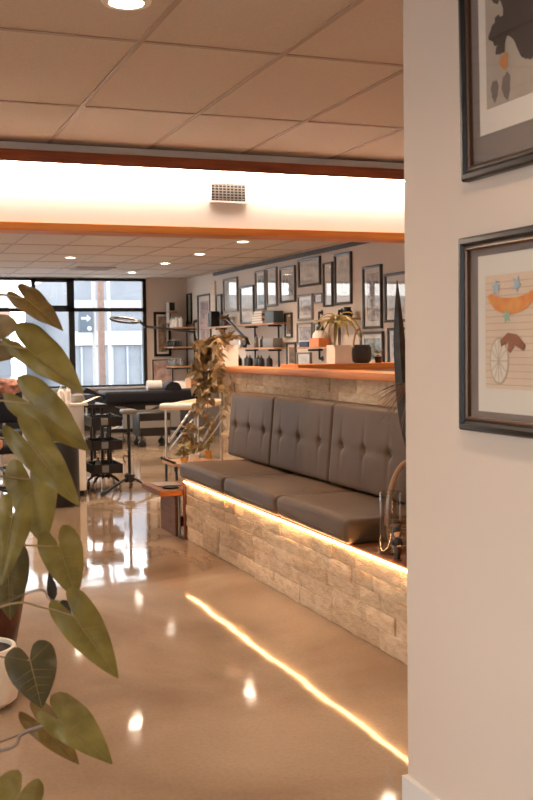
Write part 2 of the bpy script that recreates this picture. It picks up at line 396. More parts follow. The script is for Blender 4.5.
# ================================================================== THE BENCH
bb = thing('bench_base', 'long stone-clad bench base with timber top under the brown cushions', 'bench', (2.6, 5.5, 0))
obj('core', boxm(2.275, 2.90, 3.3, 7.655, 0, .424), CARD, bb, False)
b = bmesh.new(); stone_face(b, 'x', 2.275, 3.3, 7.66, 0, .418, 5, .018, .18, .5, .02)
obj('stone_cladding', b, STONE, bb, ang=50)
obj('end_panel', bevbox(2.25, 2.90, 7.66, 7.695, 0, .43, .003, 2), RED, bb)
obj('timber_top', bevbox(2.268, 2.90, 3.3, 7.695, .425, .447, .003, 2), TWOOD, bb)
ls = tag(obj('light_strip', boxm(2.2535, 2.2675, 3.3, 7.69, .4285, .4360), LED, smooth=False), 'glowing warm LED strip along the front edge of the stone bench base', 'light strip')
SY = [4.76, 5.735, 6.715, 7.76]; SL = ['nearest the camera beside the glass vase', 'in the middle of the bench', 'at the far end beside the side table']
def seat_cushion(y0, y1):
    bm = bevbox(2.236, 2.80, y0+.004, y1-.004, .4475, .574, .035, 6)
    bmesh.ops.subdivide_edges(bm, edges=[e for e in bm.edges if e.calc_length() > .3], cuts=10, use_grid_fill=True)
    for v_ in bm.verts:
        u = (v_.co.x-2.236)/.564; w = (v_.co.y-y0)/(y1-y0)
        if v_.co.z > .5:
            v_.co.z += .016*math.sin(pi*max(0, min(1, w)))**.6*(math.sin(pi*max(0, min(1, u*.85+.1)))**.5) - .010*max(0, u-.5)
            v_.co.z += .003*noise.noise(Vector((v_.co.x*6, v_.co.y*5, 0)))
        if v_.co.x < 2.3: v_.co.x += .006*noise.noise(Vector((v_.co.y*4, v_.co.z*8, 3)))+ .012*max(0, 0.5-(v_.co.z-.45)/.12)
    return bm
for i in range(3):
    t = thing('seat_cushion', 'brown leather seat cushion ' + SL[i], 'cushion', (2.55, (SY[i]+SY[i+1])/2, .4475), 'leather seat cushions of the bench')
    obj('upholstery', seat_cushion(SY[i], SY[i+1]), LEATHER, t)
    b = bmesh.new(); tube(b, [(2.2385, SY[i]+.045, .49), (2.2385, SY[i+1]-.045, .49)], .0028, 6); obj('piping', b, BUTTON, t)
BY = [5.02, 6.03, 7.05, 7.98]
def back_cushion(y0, y1, btn):
    bm = bmesh.new(); nu, nv = 72, 40; z0, z1 = .588, 1.085; G = []
    for i in range(nu+1):
        row = []
        for j in range(nv+1):
            u, v_ = i/nu, j/nv; y_ = y0+.001+(y1-y0-.002)*u; z_ = z0+(z1-z0)*v_
            eu = min(u, 1-u)*(y1-y0); ev = min(v_, 1-v_)*(z1-z0); r_ = .022
            def rd(d): d = min(d, r_); return r_-math.sqrt(max(0, r_*r_-(r_-d)**2))
            x_ = 2.705 + .045*v_ + rd(eu) + rd(ev)*.8 - .012*math.sin(pi*u)**.5*math.sin(pi*v_)**.5
            for by, bz in btn:
                dy, dz = y_-by, z_-bz
                x_ += .020*math.exp(-(dy*dy+dz*dz)/(2*.018**2)) + .007*math.exp(-(dy*dy)/(2*.012**2))*math.exp(-(dz*dz)/(2*.085**2)) + .006*math.exp(-(dz*dz)/(2*.016**2))*math.exp(-(dy*dy)/(2*.07**2))
            x_ += .002*noise.noise(Vector((y_*7, z_*7, 1)))
            row.append(bm.verts.new((x_, y_, z_)))
        G.append(row)
    for i in range(nu):
        for j in range(nv): bm.faces.new((G[i][j], G[i+1][j], G[i+1][j+1], G[i][j+1]))
    per = [G[i][0] for i in range(nu+1)] + [G[nu][j] for j in range(1, nv+1)] + [G[i][nv] for i in range(nu-1, -1, -1)] + [G[0][j] for j in range(nv-1, 0, -1)]
    bk = [bm.verts.new((2.855 + .045*(p.co.z-z0)/(z1-z0), p.co.y, p.co.z)) for p in per]
    for i in range(len(per)): bm.faces.new((per[i], per[(i+1) % len(per)], bk[(i+1) % len(per)], bk[i]))
    bm.faces.new(bk); return bm
BL = ['nearest the camera, partly behind the snake plant', 'in the middle of the bench', 'at the far end by the trailing plant']
for i in range(3):
    y0, y1 = BY[i], BY[i+1]; btn = [(y0+(y1-y0)*k, .832) for k in ((.17, .50, .83) if i else (.22, .53, .84))]
    t = thing('back_cushion', 'tufted brown leather back cushion ' + BL[i], 'cushion', (2.85, (y0+y1)/2, .575), 'tufted leather back cushions of the bench')
    obj('upholstery', back_cushion(y0, y1, btn), LEATHER, t, ang=60)
    for by, bz in btn:
        b = bmesh.new(); lathe(b, [(0, .006), (.006, .005), (.010, .001), (.0105, -.004), (0, -.006)], (2.705+.045*.5+.013, by, bz), 14, Matrix.Rotation(-pi/2, 4, 'Y'))
        obj('button', b, BUTTON, t)
# ledge and counter
t = thing('timber_ledge', 'long orange cedar ledge capping the stone partition behind the bench', 'ledge', (2.99, 6, 1.2325))
obj('board', bevbox(2.865, 3.12, 3.3, 8.86, 1.2335, 1.280, .004, 2), LWOOD, t)
t = thing('counter_top', 'orange cedar counter top running across behind the ledge under the cream planter', 'counter', (3.85, 7.65, 1.2555))
b = bevbox(3.125, 4.63, 7.50, 7.86, 1.2558, 1.303, .003, 2); obj('board', b, LWOODX, t)

# ================================================================== DOWNLIGHTS
def downlight(x, y, label, first=[None], power=1.0):
    if first[0] is None:
        t = thing('ceiling_downlight', label, 'ceiling light', (x, y, CEIL-.012), 'round recessed ceiling downlights')
        obj('trim_ring', lathem([(.062, .001), (.064, 0), (.085, .002), (.09, .010), (.062, .0115), (.062, .001)], (x, y, CEIL-.012), 28), WHITE, t)
        obj('diffuser', lathem([(0, .004), (.0615, .004), (.0615, .010), (0, .010)], (x, y, CEIL-.012), 28), LAMP, t, False)
        ld = bpy.data.lights.new('downlight_beam', 'SPOT'); ld.energy = LAMP_W; ld.color = WARM; ld.spot_size = math.radians(150); ld.spot_blend = 1; ld.shadow_soft_size = .06
        lo = bpy.data.objects.new('downlight_beam', ld); C.objects.link(lo); lo.parent = t; lo.location = (0, 0, -.006)
        first[0] = t; return t
    return dup(first[0], (x, y, CEIL-.012), label)
far = [(2.67, 11.12, 'nearest downlight in the far ceiling, left of centre'), (2.65, 14.19, 'downlight farthest left in the far ceiling near the windows'),
       (4.18, 11.64, 'far ceiling downlight closest to the gallery wall frames'), (4.18, 13.32, 'far ceiling downlight, second along the row by the gallery wall'),
       (4.15, 14.90, 'far ceiling downlight, third along the row by the gallery wall'), (4.12, 16.79, 'far ceiling downlight closest to the window corner')]
downlight(.91, 3.71, 'downlight in the near ceiling, cut by the top of the photo')
for a in far: downlight(*a)
near_light = None
for x_, y_ in ((.91, 1.5), (-1.2, 3.71), (-1.2, -1.0)):  # unseen lamps continuing the ceiling row, added to light the near room
    if y_ != 5.6: downlight(x_, y_, 'unseen near-room downlight added for light, %s the camera, %s' % ('left of' if x_ < 0 else 'right of', {3.71: 'level with the cut-off one', 1.5: 'just ahead of it', -1.0: 'behind it'}[y_]))
for x_, y_, w_ in ((2.67, 7.9, 'above the far end of the bench'), (4.18, 8.1, 'above the counter behind the bench'), (1.1, 8.4, 'just beyond the bulkhead over the open floor'), (1.1, 11.1, 'over the white cabinet'), (-.6, 9.5, 'over the left side of the far room'), (4.0, 4.9, 'behind the right-hand wall'), (1.1, 14.2, 'over the low dark desk'), (-1.4, 14.2, 'nearest the left windows')):
    downlight(x_, y_, 'round recessed downlight ' + w_ + ', out of view')  # unseen; all but the bench and counter lamps added to brighten the room

near_data = bpy.data.lights['downlight_beam'].copy(); near_data.energy = NEAR_W
for o in C.objects:
    if o.type == 'LIGHT' and o.parent is not None and o.parent.location.y < 4.5: o.data = near_data
# ================================================================== FRAMED PICTURES ON THE NEAR WALL
def moulding(bm, x, y0, y1, z0, z1, w, d, prof):
    """mitred frame on plane x (facing -x). prof: list of (inset, depth)"""
    loops = []
    for ins, dep in prof:
        loops.append([bm.verts.new((x-dep, y0+ins, z0+ins)), bm.verts.new((x-dep, y1-ins, z0+ins)), bm.verts.new((x-dep, y1-ins, z1-ins)), bm.verts.new((x-dep, y0+ins, z1-ins))])
    for a, c_ in zip(loops, loops[1:]):
        for k in range(4): bm.faces.new((a[k], a[(k+1) % 4], c_[(k+1) % 4], c_[k]))
def big_frame(name, label, y0, y1, z0, z1):
    t = thing(name, label, 'picture', (1.4995, (y0+y1)/2, z0)); X = 1.4990
    b = bmesh.new(); moulding(b, X, y0, y1, z0, z1, 0, 0, [(0, 0), (0, .020), (.005, .026), (.016, .028), (.024, .020), (.028, .020)]); obj('frame', b, FRAMEB, t, ang=20)
    b = bmesh.new(); moulding(b, X, y0, y1, z0, z1, 0, 0, [(.028, .020), (.032, .022), (.036, .018), (.036, .006)]); obj('inner_bead', b, BRONZE, t, ang=20)
    obj('mat_board', boxm(X-.007, X-.004, y0+.034, y1-.034, z0+.034, z1-.034), MATG, t, False)
    g_ = obj('glazing', boxm(X-.0145, X-.013, y0+.035, y1-.035, z0+.035, z1-.035), PGLASS, t, False)
    return t, X
DY = 0.0
def flat(t, name, X, pts, m_, dx=.0005):
    """pts in (y, z)"""
    b = bmesh.new(); prism(b, [(X, p[0]+DY, p[1]) for p in pts], (-dx, 0, 0)); return obj(name, b, m_, t, False)
def blob(cy, cz, ry, rz, n=22, j=.0, ph=0, rot=0):
    o_ = []
    for k in range(n):
        a = 2*pi*k/n; q = 1 + j*math.sin(3*a+ph) + j*.7*math.sin(7*a+ph*2)
        yy, zz = ry*q*math.cos(a), rz*q*math.sin(a); o_.append((cy+yy*math.cos(rot)-zz*math.sin(rot), cz+yy*math.sin(rot)+zz*math.cos(rot)))
    return o_
DY = -.045
# upper picture : dark flowering branch on grey-beige paper
t, X = big_frame('framed_picture', 'dark framed print of blurred dark blossoms above the other picture, cut by the photo top', 1.98, 2.420, 1.870, 2.56)
# view: +y is to the left in the picture
flat(t, 'paper', X-.0072, [(2.05, 1.975), (2.395, 1.975), (2.395, 2.49), (2.05, 2.49)], MATW)
flat(t, 'print_ground', X-.0078, [(2.08, 2.035), (2.362, 2.035), (2.362, 2.45), (2.08, 2.45)], mat('print_beige', (.44, .37, .30), .9, var=.1))
INK = mat('print_ink', (.05, .04, .038), .9); INK2 = mat('print_ink_grey', (.17, .14, .13), .9); ORG = mat('print_orange', (.52, .22, .08), .9)
b = bmesh.new()
for q, (cy, cz, ry, rz) in enumerate([(2.19, 2.30, .12, .15), (2.30, 2.21, .042, .034), (2.27, 2.36, .075, .06), (2.33, 2.40, .03, .03), (2.305, 2.235, .018, .016), (2.15, 2.18, .06, .06), (2.25, 2.36, .05, .05), (2.31, 2.30, .022, .018), (2.16, 2.40, .06, .035), (2.295, 2.17, .02, .016)]):
    prism(b, [(X-.0084-.0002*q, p[0]+DY, p[1]) for p in blob(cy, cz, ry, rz, 40, .13, q)], (-.0003, 0, 0))
obj('print_blossom', b, INK, t, False)
b = bmesh.new()
for q, (cy, cz, ry, rz) in enumerate([(2.325, 2.075, .016, .026), (2.275, 2.075, .018, .032)]): prism(b, [(X-.0084, p[0]+DY, p[1]) for p in blob(cy, cz, ry, rz, 30, .1, q)], (-.0003, 0, 0))
obj('print_shadow', b, INK2, t, False)
flat(t, 'print_flower', X-.0104, blob(2.28, 2.135, .018, .02, 24, .15, 1), ORG)
t.rotation_euler = (0, -.016, 0)
DY = -.035
# lower picture
t, X = big_frame('framed_picture', 'dark framed collage of orange boat and wheel on lined paper, below the other picture', 1.95, 2.437, 1.222, 1.725)
flat(t, 'paper', X-.0072, [(2.05, 1.275), (2.40, 1.275), (2.40, 1.672), (2.05, 1.672)], MATW)
flat(t, 'print_ground', X-.0078, [(2.08, 1.335), (2.365, 1.335), (2.365, 1.62), (2.08, 1.62)], mat('print_cream', (.72, .56, .42), .9, var=.05))
b = bmesh.new()
for k in range(16): zz = 1.345+k*.017; box(b, X-.0088, X-.0084, 2.082+DY, 2.363+DY, zz, zz+.0012)
obj('print_lines', b, mat('print_line', (.45, .28, .2), .9), t, False)
cres = [(2.352+.0-.0, 1.585)] + [(2.25+.10*math.cos(a), 1.575+.055*math.sin(a)) for a in [pi*2*(k/40) for k in range(40)] if math.sin(a) < .05 and math.cos(a) <= 1]
cres = [(2.25+.105*math.cos(a), 1.578+.058*math.sin(a)) for a in [-.15 - (pi-.3)*k/18 for k in range(19)]] + [(2.25+.085*math.cos(a), 1.578+.018*math.sin(a)) for a in [-(pi-.2) + (pi-.4)*k/14 for k in range(15)]]
flat(t, 'print_boat', X-.0092, cres, mat('print_boat', (.70, .20, .05), .8, col2=(.75, .38, .12), vscale=25), .0006)
LEAFB = mat('print_leaf_blue', (.38, .48, .55), .9); LEAFG = mat('print_leaf_green', (.30, .46, .33), .9)
def star(cy, cz, r, n=5, ph=.3): return [(cy+(r if k % 2 == 0 else r*.45)*math.cos(pi*k/n+ph), cz+(r if k % 2 == 0 else r*.45)*math.sin(pi*k/n+ph)) for k in range(2*n)]
flat(t, 'print_leaf', X-.0102, star(2.315, 1.588, .021), LEAFB); flat(t, 'print_leaf', X-.0102, star(2.225, 1.592, .022, ph=.8), LEAFB)
flat(t, 'print_leaf', X-.0102, star(2.268, 1.515, .020, ph=.1), LEAFG)
flat(t, 'print_wheel', X-.0092, blob(2.302, 1.405, .042, .060, 32), mat('print_wheel', (.50, .40, .30), .9))
flat(t, 'print_wheel', X-.0098, blob(2.302, 1.405, .037, .054, 32), mat('print_wheel_inner', (.74, .66, .54), .9))
b = bmesh.new()
for k in range(6):
    a = pi*k/6; dy, dz = .037*math.cos(a), .054*math.sin(a); ny, nz = -math.sin(a)*.0012, math.cos(a)*.0012
    prism(b, [(X-.0106-.0001*k, 2.302+DY+dy+ny, 1.405+dz+nz), (X-.0106-.0001*k, 2.302+DY-dy+ny, 1.405-dz+nz), (X-.0106-.0001*k, 2.302+DY-dy-ny, 1.405-dz-nz), (X-.0106-.0001*k, 2.302+DY+dy-ny, 1.405+dz-nz)], (-.0002, 0, 0))
obj('print_spokes', b, MATS['print_wheel'], t, False)
flat(t, 'print_frame', X-.0112, [(2.295, 1.455), (2.262, 1.475), (2.225, 1.470), (2.19, 1.445), (2.195, 1.43), (2.235, 1.445), (2.25, 1.425), (2.262, 1.43), (2.258, 1.455), (2.29, 1.44)], mat('print_brown', (.30, .12, .07), .9))
b = bmesh.new(); box(b, X-.0088, X-.0084, 2.30+DY, 2.318+DY, 1.60, 1.604); obj('print_lines', b, MATS['print_line'], t, False)

# ================================================================== GALLERY WALL FRAMES
def small_frame(axis, c0, u0, u1, z0, z1, label, fm, art, w=.028, mw=.05, tilt=0, mats=MATW, fname='framed_picture'):
    """axis 'x': hung on plane x=c0 facing -x; axis 'y': on plane y=c0 facing -y"""
    def P(d, u, z): return (c0-.0006-d, u, z) if axis == 'x' else (u, c0-.0006-d, z)
    t = thing(fname, label, 'picture', P(0, (u0+u1)/2, z0), 'framed pictures on the gallery wall' if axis == 'x' else 'framed pictures on the window wall')
    def loops(prof, name, mm):
        b = bmesh.new(); L = []
        for ins, dep in prof: L.append([b.verts.new(P(dep, u0+ins, z0+ins)), b.verts.new(P(dep, u1-ins, z0+ins)), b.verts.new(P(dep, u1-ins, z1-ins)), b.verts.new(P(dep, u0+ins, z1-ins))])
        for a, c_ in zip(L, L[1:]):
            for k in range(4): b.faces.new((a[k], a[(k+1) % 4], c_[(k+1) % 4], c_[k]))
        obj(name, b, mm, t, ang=20)
    loops([(0, 0), (0, .028), (w*.3, .034), (w, .028), (w, .008)], 'frame', fm)
    def slab(name, d0, d1, ins, mm):
        b = bmesh.new(); p0, p1 = P(d0, u0+ins, z0+ins), P(d1, u1-ins, z1-ins)
        box(b, min(p0[0], p1[0]), max(p0[0], p1[0]), min(p0[1], p1[1]), max(p0[1], p1[1]), p0[2], p1[2]); obj(name, b, mm, t, False)
    slab('mat_board', .006, .009, w-.003, mats)
    slab('print', .0095, .0105, w+mw, art)
    slab('glazing', .016, .0175, w-.001, PGLASS)
    if tilt:
        t.rotation_euler = (0, -tilt, 0) if axis == 'x' else (tilt, 0, 0); t.location.z = z0
        t.location.x -= .0 
    return t
def art(k, c1, c2, s): return mat('print_%s' % k, c1, .9, col2=c2, vscale=s)
A1 = art('grey_sketch', (.25, .25, .26), (.72, .68, .64), 16); A2 = art('pale_sketch', (.5, .48, .45), (.78, .74, .68), 10)
A3 = art('teal_sketch', (.10, .16, .17), (.5, .55, .52), 12); A4 = art('rose_painting', (.35, .14, .10), (.68, .55, .5), 8)
A5 = art('green_painting', (.07, .12, .06), (.35, .33, .25), 12); A6 = art('brown_print', (.12, .07, .04), (.42, .28, .18), 14)
A7 = art('pink_figure', (.32, .34, .38), (.62, .34, .30), 5)
FR = [ # y0, y1, z0, z1, label, frame, art
 (15.52, 16.2, 1.99, 2.53, 'silver-grey framed print third from the far corner, high on the gallery wall', FRAMEG, A2),
 (14.80, 15.40, 1.79, 2.36, 'dark framed print reflecting a window, lower right of the third high frame', FRAMEC, A2),
 (14.32, 14.72, 1.97, 2.55, 'grey framed print, left one of the touching tall pair', FRAMEG, A3),
 (13.86, 14.26, 2.01, 2.56, 'grey framed print with small dark motif, right one of the touching tall pair', FRAMEG, A2),
 (13.19, 13.74, 2.04, 2.53, 'dark framed grey pencil sketch right of the touching tall pair', FRAMEC, A1),
 (12.36, 13.07, 2.22, 2.585, 'wide framed print highest on the gallery wall', FRAMEC, A2),
 (11.99, 12.26, 1.93, 2.48, 'narrow tall black framed print right of the wide one', FRAMEC, A2),
 (11.45, 11.92, 1.94, 2.56, 'tall black framed print brightly reflecting a window, above the strappy plant', FRAMEC, A2),
 (10.67, 11.14, 1.63, 2.35, 'tall framed oval portrait drawing left of the snake plant', FRAMEC, A1),
 (10.02, 10.59, 1.69, 2.23, 'dark framed print behind the snake plant tip', FRAMEC, A2),
 (12.62, 13.11, 1.78, 2.12, 'small framed print directly below the wide high one', FRAMEG, A1),
 (12.30, 12.56, 1.985, 2.11, 'tiny landscape frame left above the strappy plant', FRAMEG, A2),
 (12.64, 13.14, 1.46, 1.75, 'small grey framed print with upright figures, second below the wide one', FRAMEG, A6),
 (10.64, 11.22, 1.20, 1.60, 'dark framed teal print standing low behind the dark ribbed pot', FRAMEC, A3),
 (10.08, 10.53, 1.21, 1.63, 'low dark framed print nearest the snake plant leaf', FRAMEC, A1),
 (16.30, 16.60, 1.97, 2.30, 'small dark framed print beside the slim cream panel', FRAMEC, A2),
 (16.90, 17.60, 1.18, 2.34, 'tall dark framed painting of a rosy figure by the corner shelf', FRAMEC, A7),
 (13.33, 13.58, 1.56, 1.90, 'small dark framed picture right of the book shelf', FRAMEC, A6),
 (13.20, 13.53, 1.14, 1.50, 'narrow brown framed picture low by the right end of the book shelf', FRAMEC, A6),
 (12.69, 13.16, 1.12, 1.36, 'lowest small grey framed print, just above the ledge', FRAMEG, A2),
 (12.31, 12.58, 1.45, 1.74, 'small pale framed print left of the orange box shelf', FRAMEG, A2)]
for y0, y1, z0, z1, lab, fm, ar in FR:
    s = min(y1-y0, z1-z0); small_frame('x', XG, y0, y1, z0, z1, lab, fm, ar, .03 if s > .3 else .02, s*.12)
# the leaning one in the corner
t = small_frame('x', XG, 17.98, 18.24, 1.86, 2.40, 'narrow framed green landscape leaning out on top of the corner shelf', FRAMEB, A5, .03, .01)
small_frame('y', YF, 4.865, 5.175, 1.29, 2.08, 'dark framed tall ornamental print on the wall right of the window', FRAMEB, A6, .045, .035)
small_frame('y', YF, 4.83, 5.20, .76, 1.235, 'thin black framed portrait in red and grey below the ornamental print', FRAMEB, A4, .015, .01)
tag(obj('wall_panel', bevbox(XG-.03, XG-.001, 16.62, 16.86, 1.98, 2.53, .002, 1), mat('cream_panel', (.68, .52, .38), .7, var=.15, vscale=20)), 'slim cream wooden wall panel with dark edge between framed prints', 'panel')
# ================================================================== SHELVES ON THE GALLERY WALL
def shelf_unit(label, y0, y1, dep, levels, ups, board=BOARD):
    t = thing('pipe_shelf', label, 'shelf', (XG-dep/2, (y0+y1)/2, levels[0][2]-.3), 'pipe and board shelves on the gallery wall')
    zt = levels[-1][2]
    for (a, c_, z) in levels: obj('board', bevbox(XG-dep, XG-.038, a, c_, z-.024, z, .003, 1), board, t)
    for u in ups:
        b = bmesh.new(); tube(b, [(XG-.045, u, levels[0][2]-.15), (XG-.045, u, zt+.10)], .014, 10)
        for (a, c_, z) in levels:
            if a-.05 <= u <= c_+.05: tube(b, [(XG-.001, u, z-.04), (XG-dep+.02, u, z-.04)], .012, 8)
        for z in (levels[0][2]-.15, zt+.10): tube(b, [(XG-.0005, u, z), (XG-.05, u, z)], .016, 8); lathe(b, [(0, 0), (.035, 0), (.035, .008), (0, .008)], (XG-.0005, u, z), 14, Matrix.Rotation(-pi/2, 4, 'Y'))
        obj('pipe', b, BLKM, t)
    return t
shelf_unit('black pipe shelf with wooden boards of bottles in the far corner by the window', 17.66, 18.28, .45, [(17.67, 18.28, 1.12), (17.67, 18.28, 1.46), (17.67, 18.28, 1.80)], [17.75, 18.2])
shelf_unit('long pipe shelf with books in the middle of the gallery wall', 13.0, 16.4, .22, [(13.3, 16.2, 1.13), (13.5, 15.2, 1.43), (13.5, 16.7, 1.77)], [13.75, 14.7, 16.1])
shelf_unit('short pipe shelf behind the strappy potted plant', 11.2, 12.6, .22, [(11.62, 12.7, 1.43), (11.15, 12.1, 1.765)], [11.75, 12.35])
# items
def bottle(name, label, cat, grp, x, y, z, h, r, m_, capm, kind=0):
    t = thing(name, label, cat, (x, y, z+.0006), grp); z += .0006
    obj('body', lathem([(0, 0), (r*.9, 0), (r, h*.04), (r, h*.62), (r*.8, h*.72), (r*.32, h*.78), (r*.32, h*.84), (0, h*.84)], (x, y, z), 14), m_, t)
    obj('cap', lathem([(0, h*.841), (r*.4, h*.841), (r*.38, h*.9), (r*.14, h*.93), (r*.1, h), (0, h)], (x, y, z), 10), capm, t)
    return t
b0 = None
for i in range(7):
    lab = 'white squeeze bottle on the top board of the corner shelf, %s from the near end' % ORD[i]
    loc = (XG-.32+.03*(-1)**i, 17.72+i*.08, 1.8006)
    if b0 is None: b0 = bottle('squeeze_bottle', lab, 'bottle', 'white bottles on the top corner shelf', loc[0], loc[1], 1.80, .19, .032, WPLAS, WPLAS)
    else: dup(b0, loc, lab)
b0 = bottle('ink_bottle', 'dark ink bottle on the middle board of the corner shelf, first from the near end', 'bottle', 'ink bottles on the middle corner shelf', XG-.3, 17.72, 1.46, .13, .026, BLACK, WPLAS)
for i in range(1, 8): dup(b0, (XG-.30-.09*(i % 2), 17.72+i*.068, 1.4606), 'dark ink bottle on the middle board of the corner shelf, %s from the near end' % ORD[i])
b0 = bottle('glass_jar', 'clear jar on the lowest board of the corner shelf, first from the near end', 'jar', 'jars on the lowest corner shelf', XG-.3, 17.72, 1.12, .15, .035, GREYP, STEEL)
for i in range(1, 7): dup(b0, (XG-.30-.09*(i % 2), 17.72+i*.08, 1.1206), 'clear jar on the lowest board of the corner shelf, %s from the near end' % ORD[i])
# stacked box with two small boards on the window wall corner
t = thing('wall_rack', 'little white and black cube rack above the corner shelf bottles', 'rack', (5.2, 18.2, 1.86))
obj('cube', bevbox(5.11, 5.21, 18.12, 18.24, 2.10, 2.24, .004, 2), BLACK, t); obj('panel', bevbox(5.08, 5.105, 18.10, 18.24, 1.86, 2.24, .003, 1), WPLAS, t)
obj('board', bevbox(5.08, 5.25, 18.10, 18.28, 2.06, 2.085, .002, 1), BOARD, t); obj('board', bevbox(5.08, 5.25, 18.10, 18.28, 1.86, 1.885, .002, 1), BOARD, t)
# books and boxes on the middle shelf
BC = [(.55, .42, .30), (.30, .12, .06), (.7, .62, .5), (.18, .09, .05), (.62, .55, .47)]
for i in range(5):
    y0 = 13.95 + R.uniform(-.03, .03); z = 1.7706+i*.0355
    t = thing('book', ['brown', 'dark red', 'cream', 'dark brown', 'pale tan'][i] + ' book lying flat in the pile on the long pipe shelf, ' + ['lowest', 'second from bottom', 'middle one', 'second from top', 'topmost'][i], 'book', (XG-.12, y0+.25, z), 'pile of books on the long shelf')
    m_ = mat('book_cover_%d' % i, BC[i], .6)
    obj('cover', bevbox(XG-.21, XG-.062, y0, y0+.46-i*.03, z, z+.034, .002, 1), m_, t); obj('pages', boxm(XG-.2115, XG-.07, y0+.012, y0+.44-i*.03, z+.005, z+.029), PAPER, t, False)
tag(obj('storage_box', bevbox(XG-.21, XG-.062, 13.52, 13.86, 1.7706, 1.93, .006, 2), mat('dark_blue_box', (.05, .07, .08), .5)), 'dark blue box at the near end of the long pipe shelf', 'box')
tag(obj('storage_box', bevbox(XG-.21, XG-.062, 13.56, 13.95, 1.4306, 1.56, .006, 2), GREYP), 'grey box on the lower board of the long pipe shelf', 'box')
tag(obj('magazine_file', bevbox(XG-.21, XG-.062, 16.28, 16.37, 1.7706, 2.02, .004, 2), BLACK), 'black upright magazine file at the far end of the long shelf', 'file')
tag(obj('magazine_file', bevbox(XG-.21, XG-.062, 16.42, 16.51, 1.7706, 2.0, .004, 2), GREYP), 'grey upright magazine file beside the black one on the long shelf', 'file')
for i, (y_, z_, h_) in enumerate([(14.2, 1.43, .17), (14.45, 1.43, .2), (14.95, 1.43, .15), (15.1, 1.43, .18)]):
    bottle('spray_bottle', ['dark spray bottle under the pile of books', 'tall dark spray bottle left of the one under the books', 'short dark spray bottle left of the middle pipe', 'dark spray bottle at the far end of the lower shelf board'][i], 'bottle', 'spray bottles on the lower long shelf', XG-.12, y_, z_, h_, .035, [BLACK, GREYP, BLACK, STEEL][i], BLACK)
b0 = bottle('ink_bottle', 'dark bottle on the lowest long board just above the ledge, first from the near end', 'bottle', 'dark bottles on the lowest long board', XG-.13, 13.9, 1.13, .20, .045, BLACK, GREYP)
for i in range(1, 9): dup(b0, (XG-.12-.04*(i % 2), 13.9+i*.24, 1.1306), 'dark bottle on the lowest long board just above the ledge, %s from the near end' % ORD[i])
# dried bunch on shelf
def leaf_blade(bm, a, d, up, L, W, curve=.3, seg=4, heart=False):
    d = Vector(d).normalized(); up = Vector(up); side = d.cross(up)
    side = side.normalized() if side.length > 1e-4 else d.orthogonal().normalized()
    nrm = side.cross(d); pr = []; prof = [(0, .25), (.18, .85), (.38, 1), (.6, .8), (.82, .4), (1, .02)] if not heart else [(-.12, .55), (.05, .98), (.25, 1), (.5, .78), (.78, .38), (1, .02)]
    for t_, w_ in prof:
        c_ = Vector(a) + d*L*t_ - nrm*curve*L*t_*t_; pr.append((bm.verts.new(c_+side*W*w_/2+nrm*W*.12*w_), bm.verts.new(c_), bm.verts.new(c_-side*W*w_/2+nrm*W*.12*w_)))
    for p, q in zip(pr, pr[1:]): bm.faces.new((p[0], p[1], q[1], q[0])); bm.faces.new((p[1], p[2], q[2], q[1]))
def rv(r_=R): 
    v_ = Vector((r_.gauss(0, 1), r_.gauss(0, 1), r_.gauss(0, 1))); return v_.normalized()
t = thing('dried_plant', 'small dried leafy plant in a pot at the far end of the long shelf', 'plant', (XG-.13, 15.75, 1.7706))
obj('pot', lathem([(0, 0), (.05, 0), (.065, .10), (.055, .10), (.05, .08), (0, .08)], (XG-.13, 15.75, 1.7706)), BROWNP, t)
b = bmesh.new()
for k in range(40):
    d = rv(); d.z = abs(d.z)*.6+.1; leaf_blade(b, Vector((XG-.13, 15.75, 1.87))+d*.04, d, (0, 0, 1), R.uniform(.07, .13), .045, .4)
obj('foliage', b, POTH, t)
# swing-arm lamps
def lamp_arm(label, pts, head, hr, tilt):
    t = thing('swing_arm_lamp', label, 'lamp', pts[0])
    b = bmesh.new(); 
    for a, c_ in zip(pts, pts[1:]): tube(b, [a, c_], .02, 8)
    obj('arm', b, BLKM, t)
    for p in pts:
        b = bmesh.new(); lathe(b, [(0, -.02), (.024, -.02), (.024, .02), (0, .02)], p, 12, Matrix.Rotation(pi/2, 4, 'X')); obj('joint', b, BLKM, t)
    return t
t = lamp_arm('black magnifier ring lamp reaching out over the tattoo bed in front of the window', [(5.25, 17.0, 1.50), (5.20, 16.95, 1.70), (4.05, 15.7, 1.77), (3.93, 15.62, 1.85)], None, 0, 0)
b = bmesh.new(); Mt = Matrix.Rotation(math.radians(4), 4, 'Y') @ Matrix.Rotation(math.radians(12), 4, 'X')
lathe(b, [(.165, -.012), (.225, -.014), (.232, 0), (.225, .014), (.165, .012), (.165, -.012)], (3.69, 15.55, 1.865), 40, Mt); obj('ring_head', b, BLKM, t)
b = bmesh.new(); lathe(b, [(0, -.004), (.164, -.004), (.164, .004), (0, .004)], (3.69, 15.55, 1.865), 32, Mt); obj('lens', b, VGLASS, t)
b = bmesh.new(); tube(b, [(3.93, 15.62, 1.85), (3.90, 15.6, 1.86)], .02, 10); obj('knob', b, BLACK, t)
b = bmesh.new(); tube(b, [(5.25, 17.0, 1.30), (5.25, 17.0, 1.58)], .022, 10); box(b, 5.22, XG-.001, 16.975, 17.025, 1.30, 1.36); obj('wall_bracket', b, BLKM, t)
t = lamp_arm('wooden and black swing-arm desk lamp reaching along the long pipe shelf', [(XG-.16, 15.45, 1.80), (XG-.30, 15.2, 1.86), (XG-.34, 14.35, 1.58)], None, 0, 0)
b = bmesh.new(); lathe(b, [(0, .06), (.03, .055), (.075, -.06), (.07, -.06), (.028, .045), (0, .05)], (XG-.34, 14.3, 1.53), 20); obj('lamp_shade', b, BLACK, t)
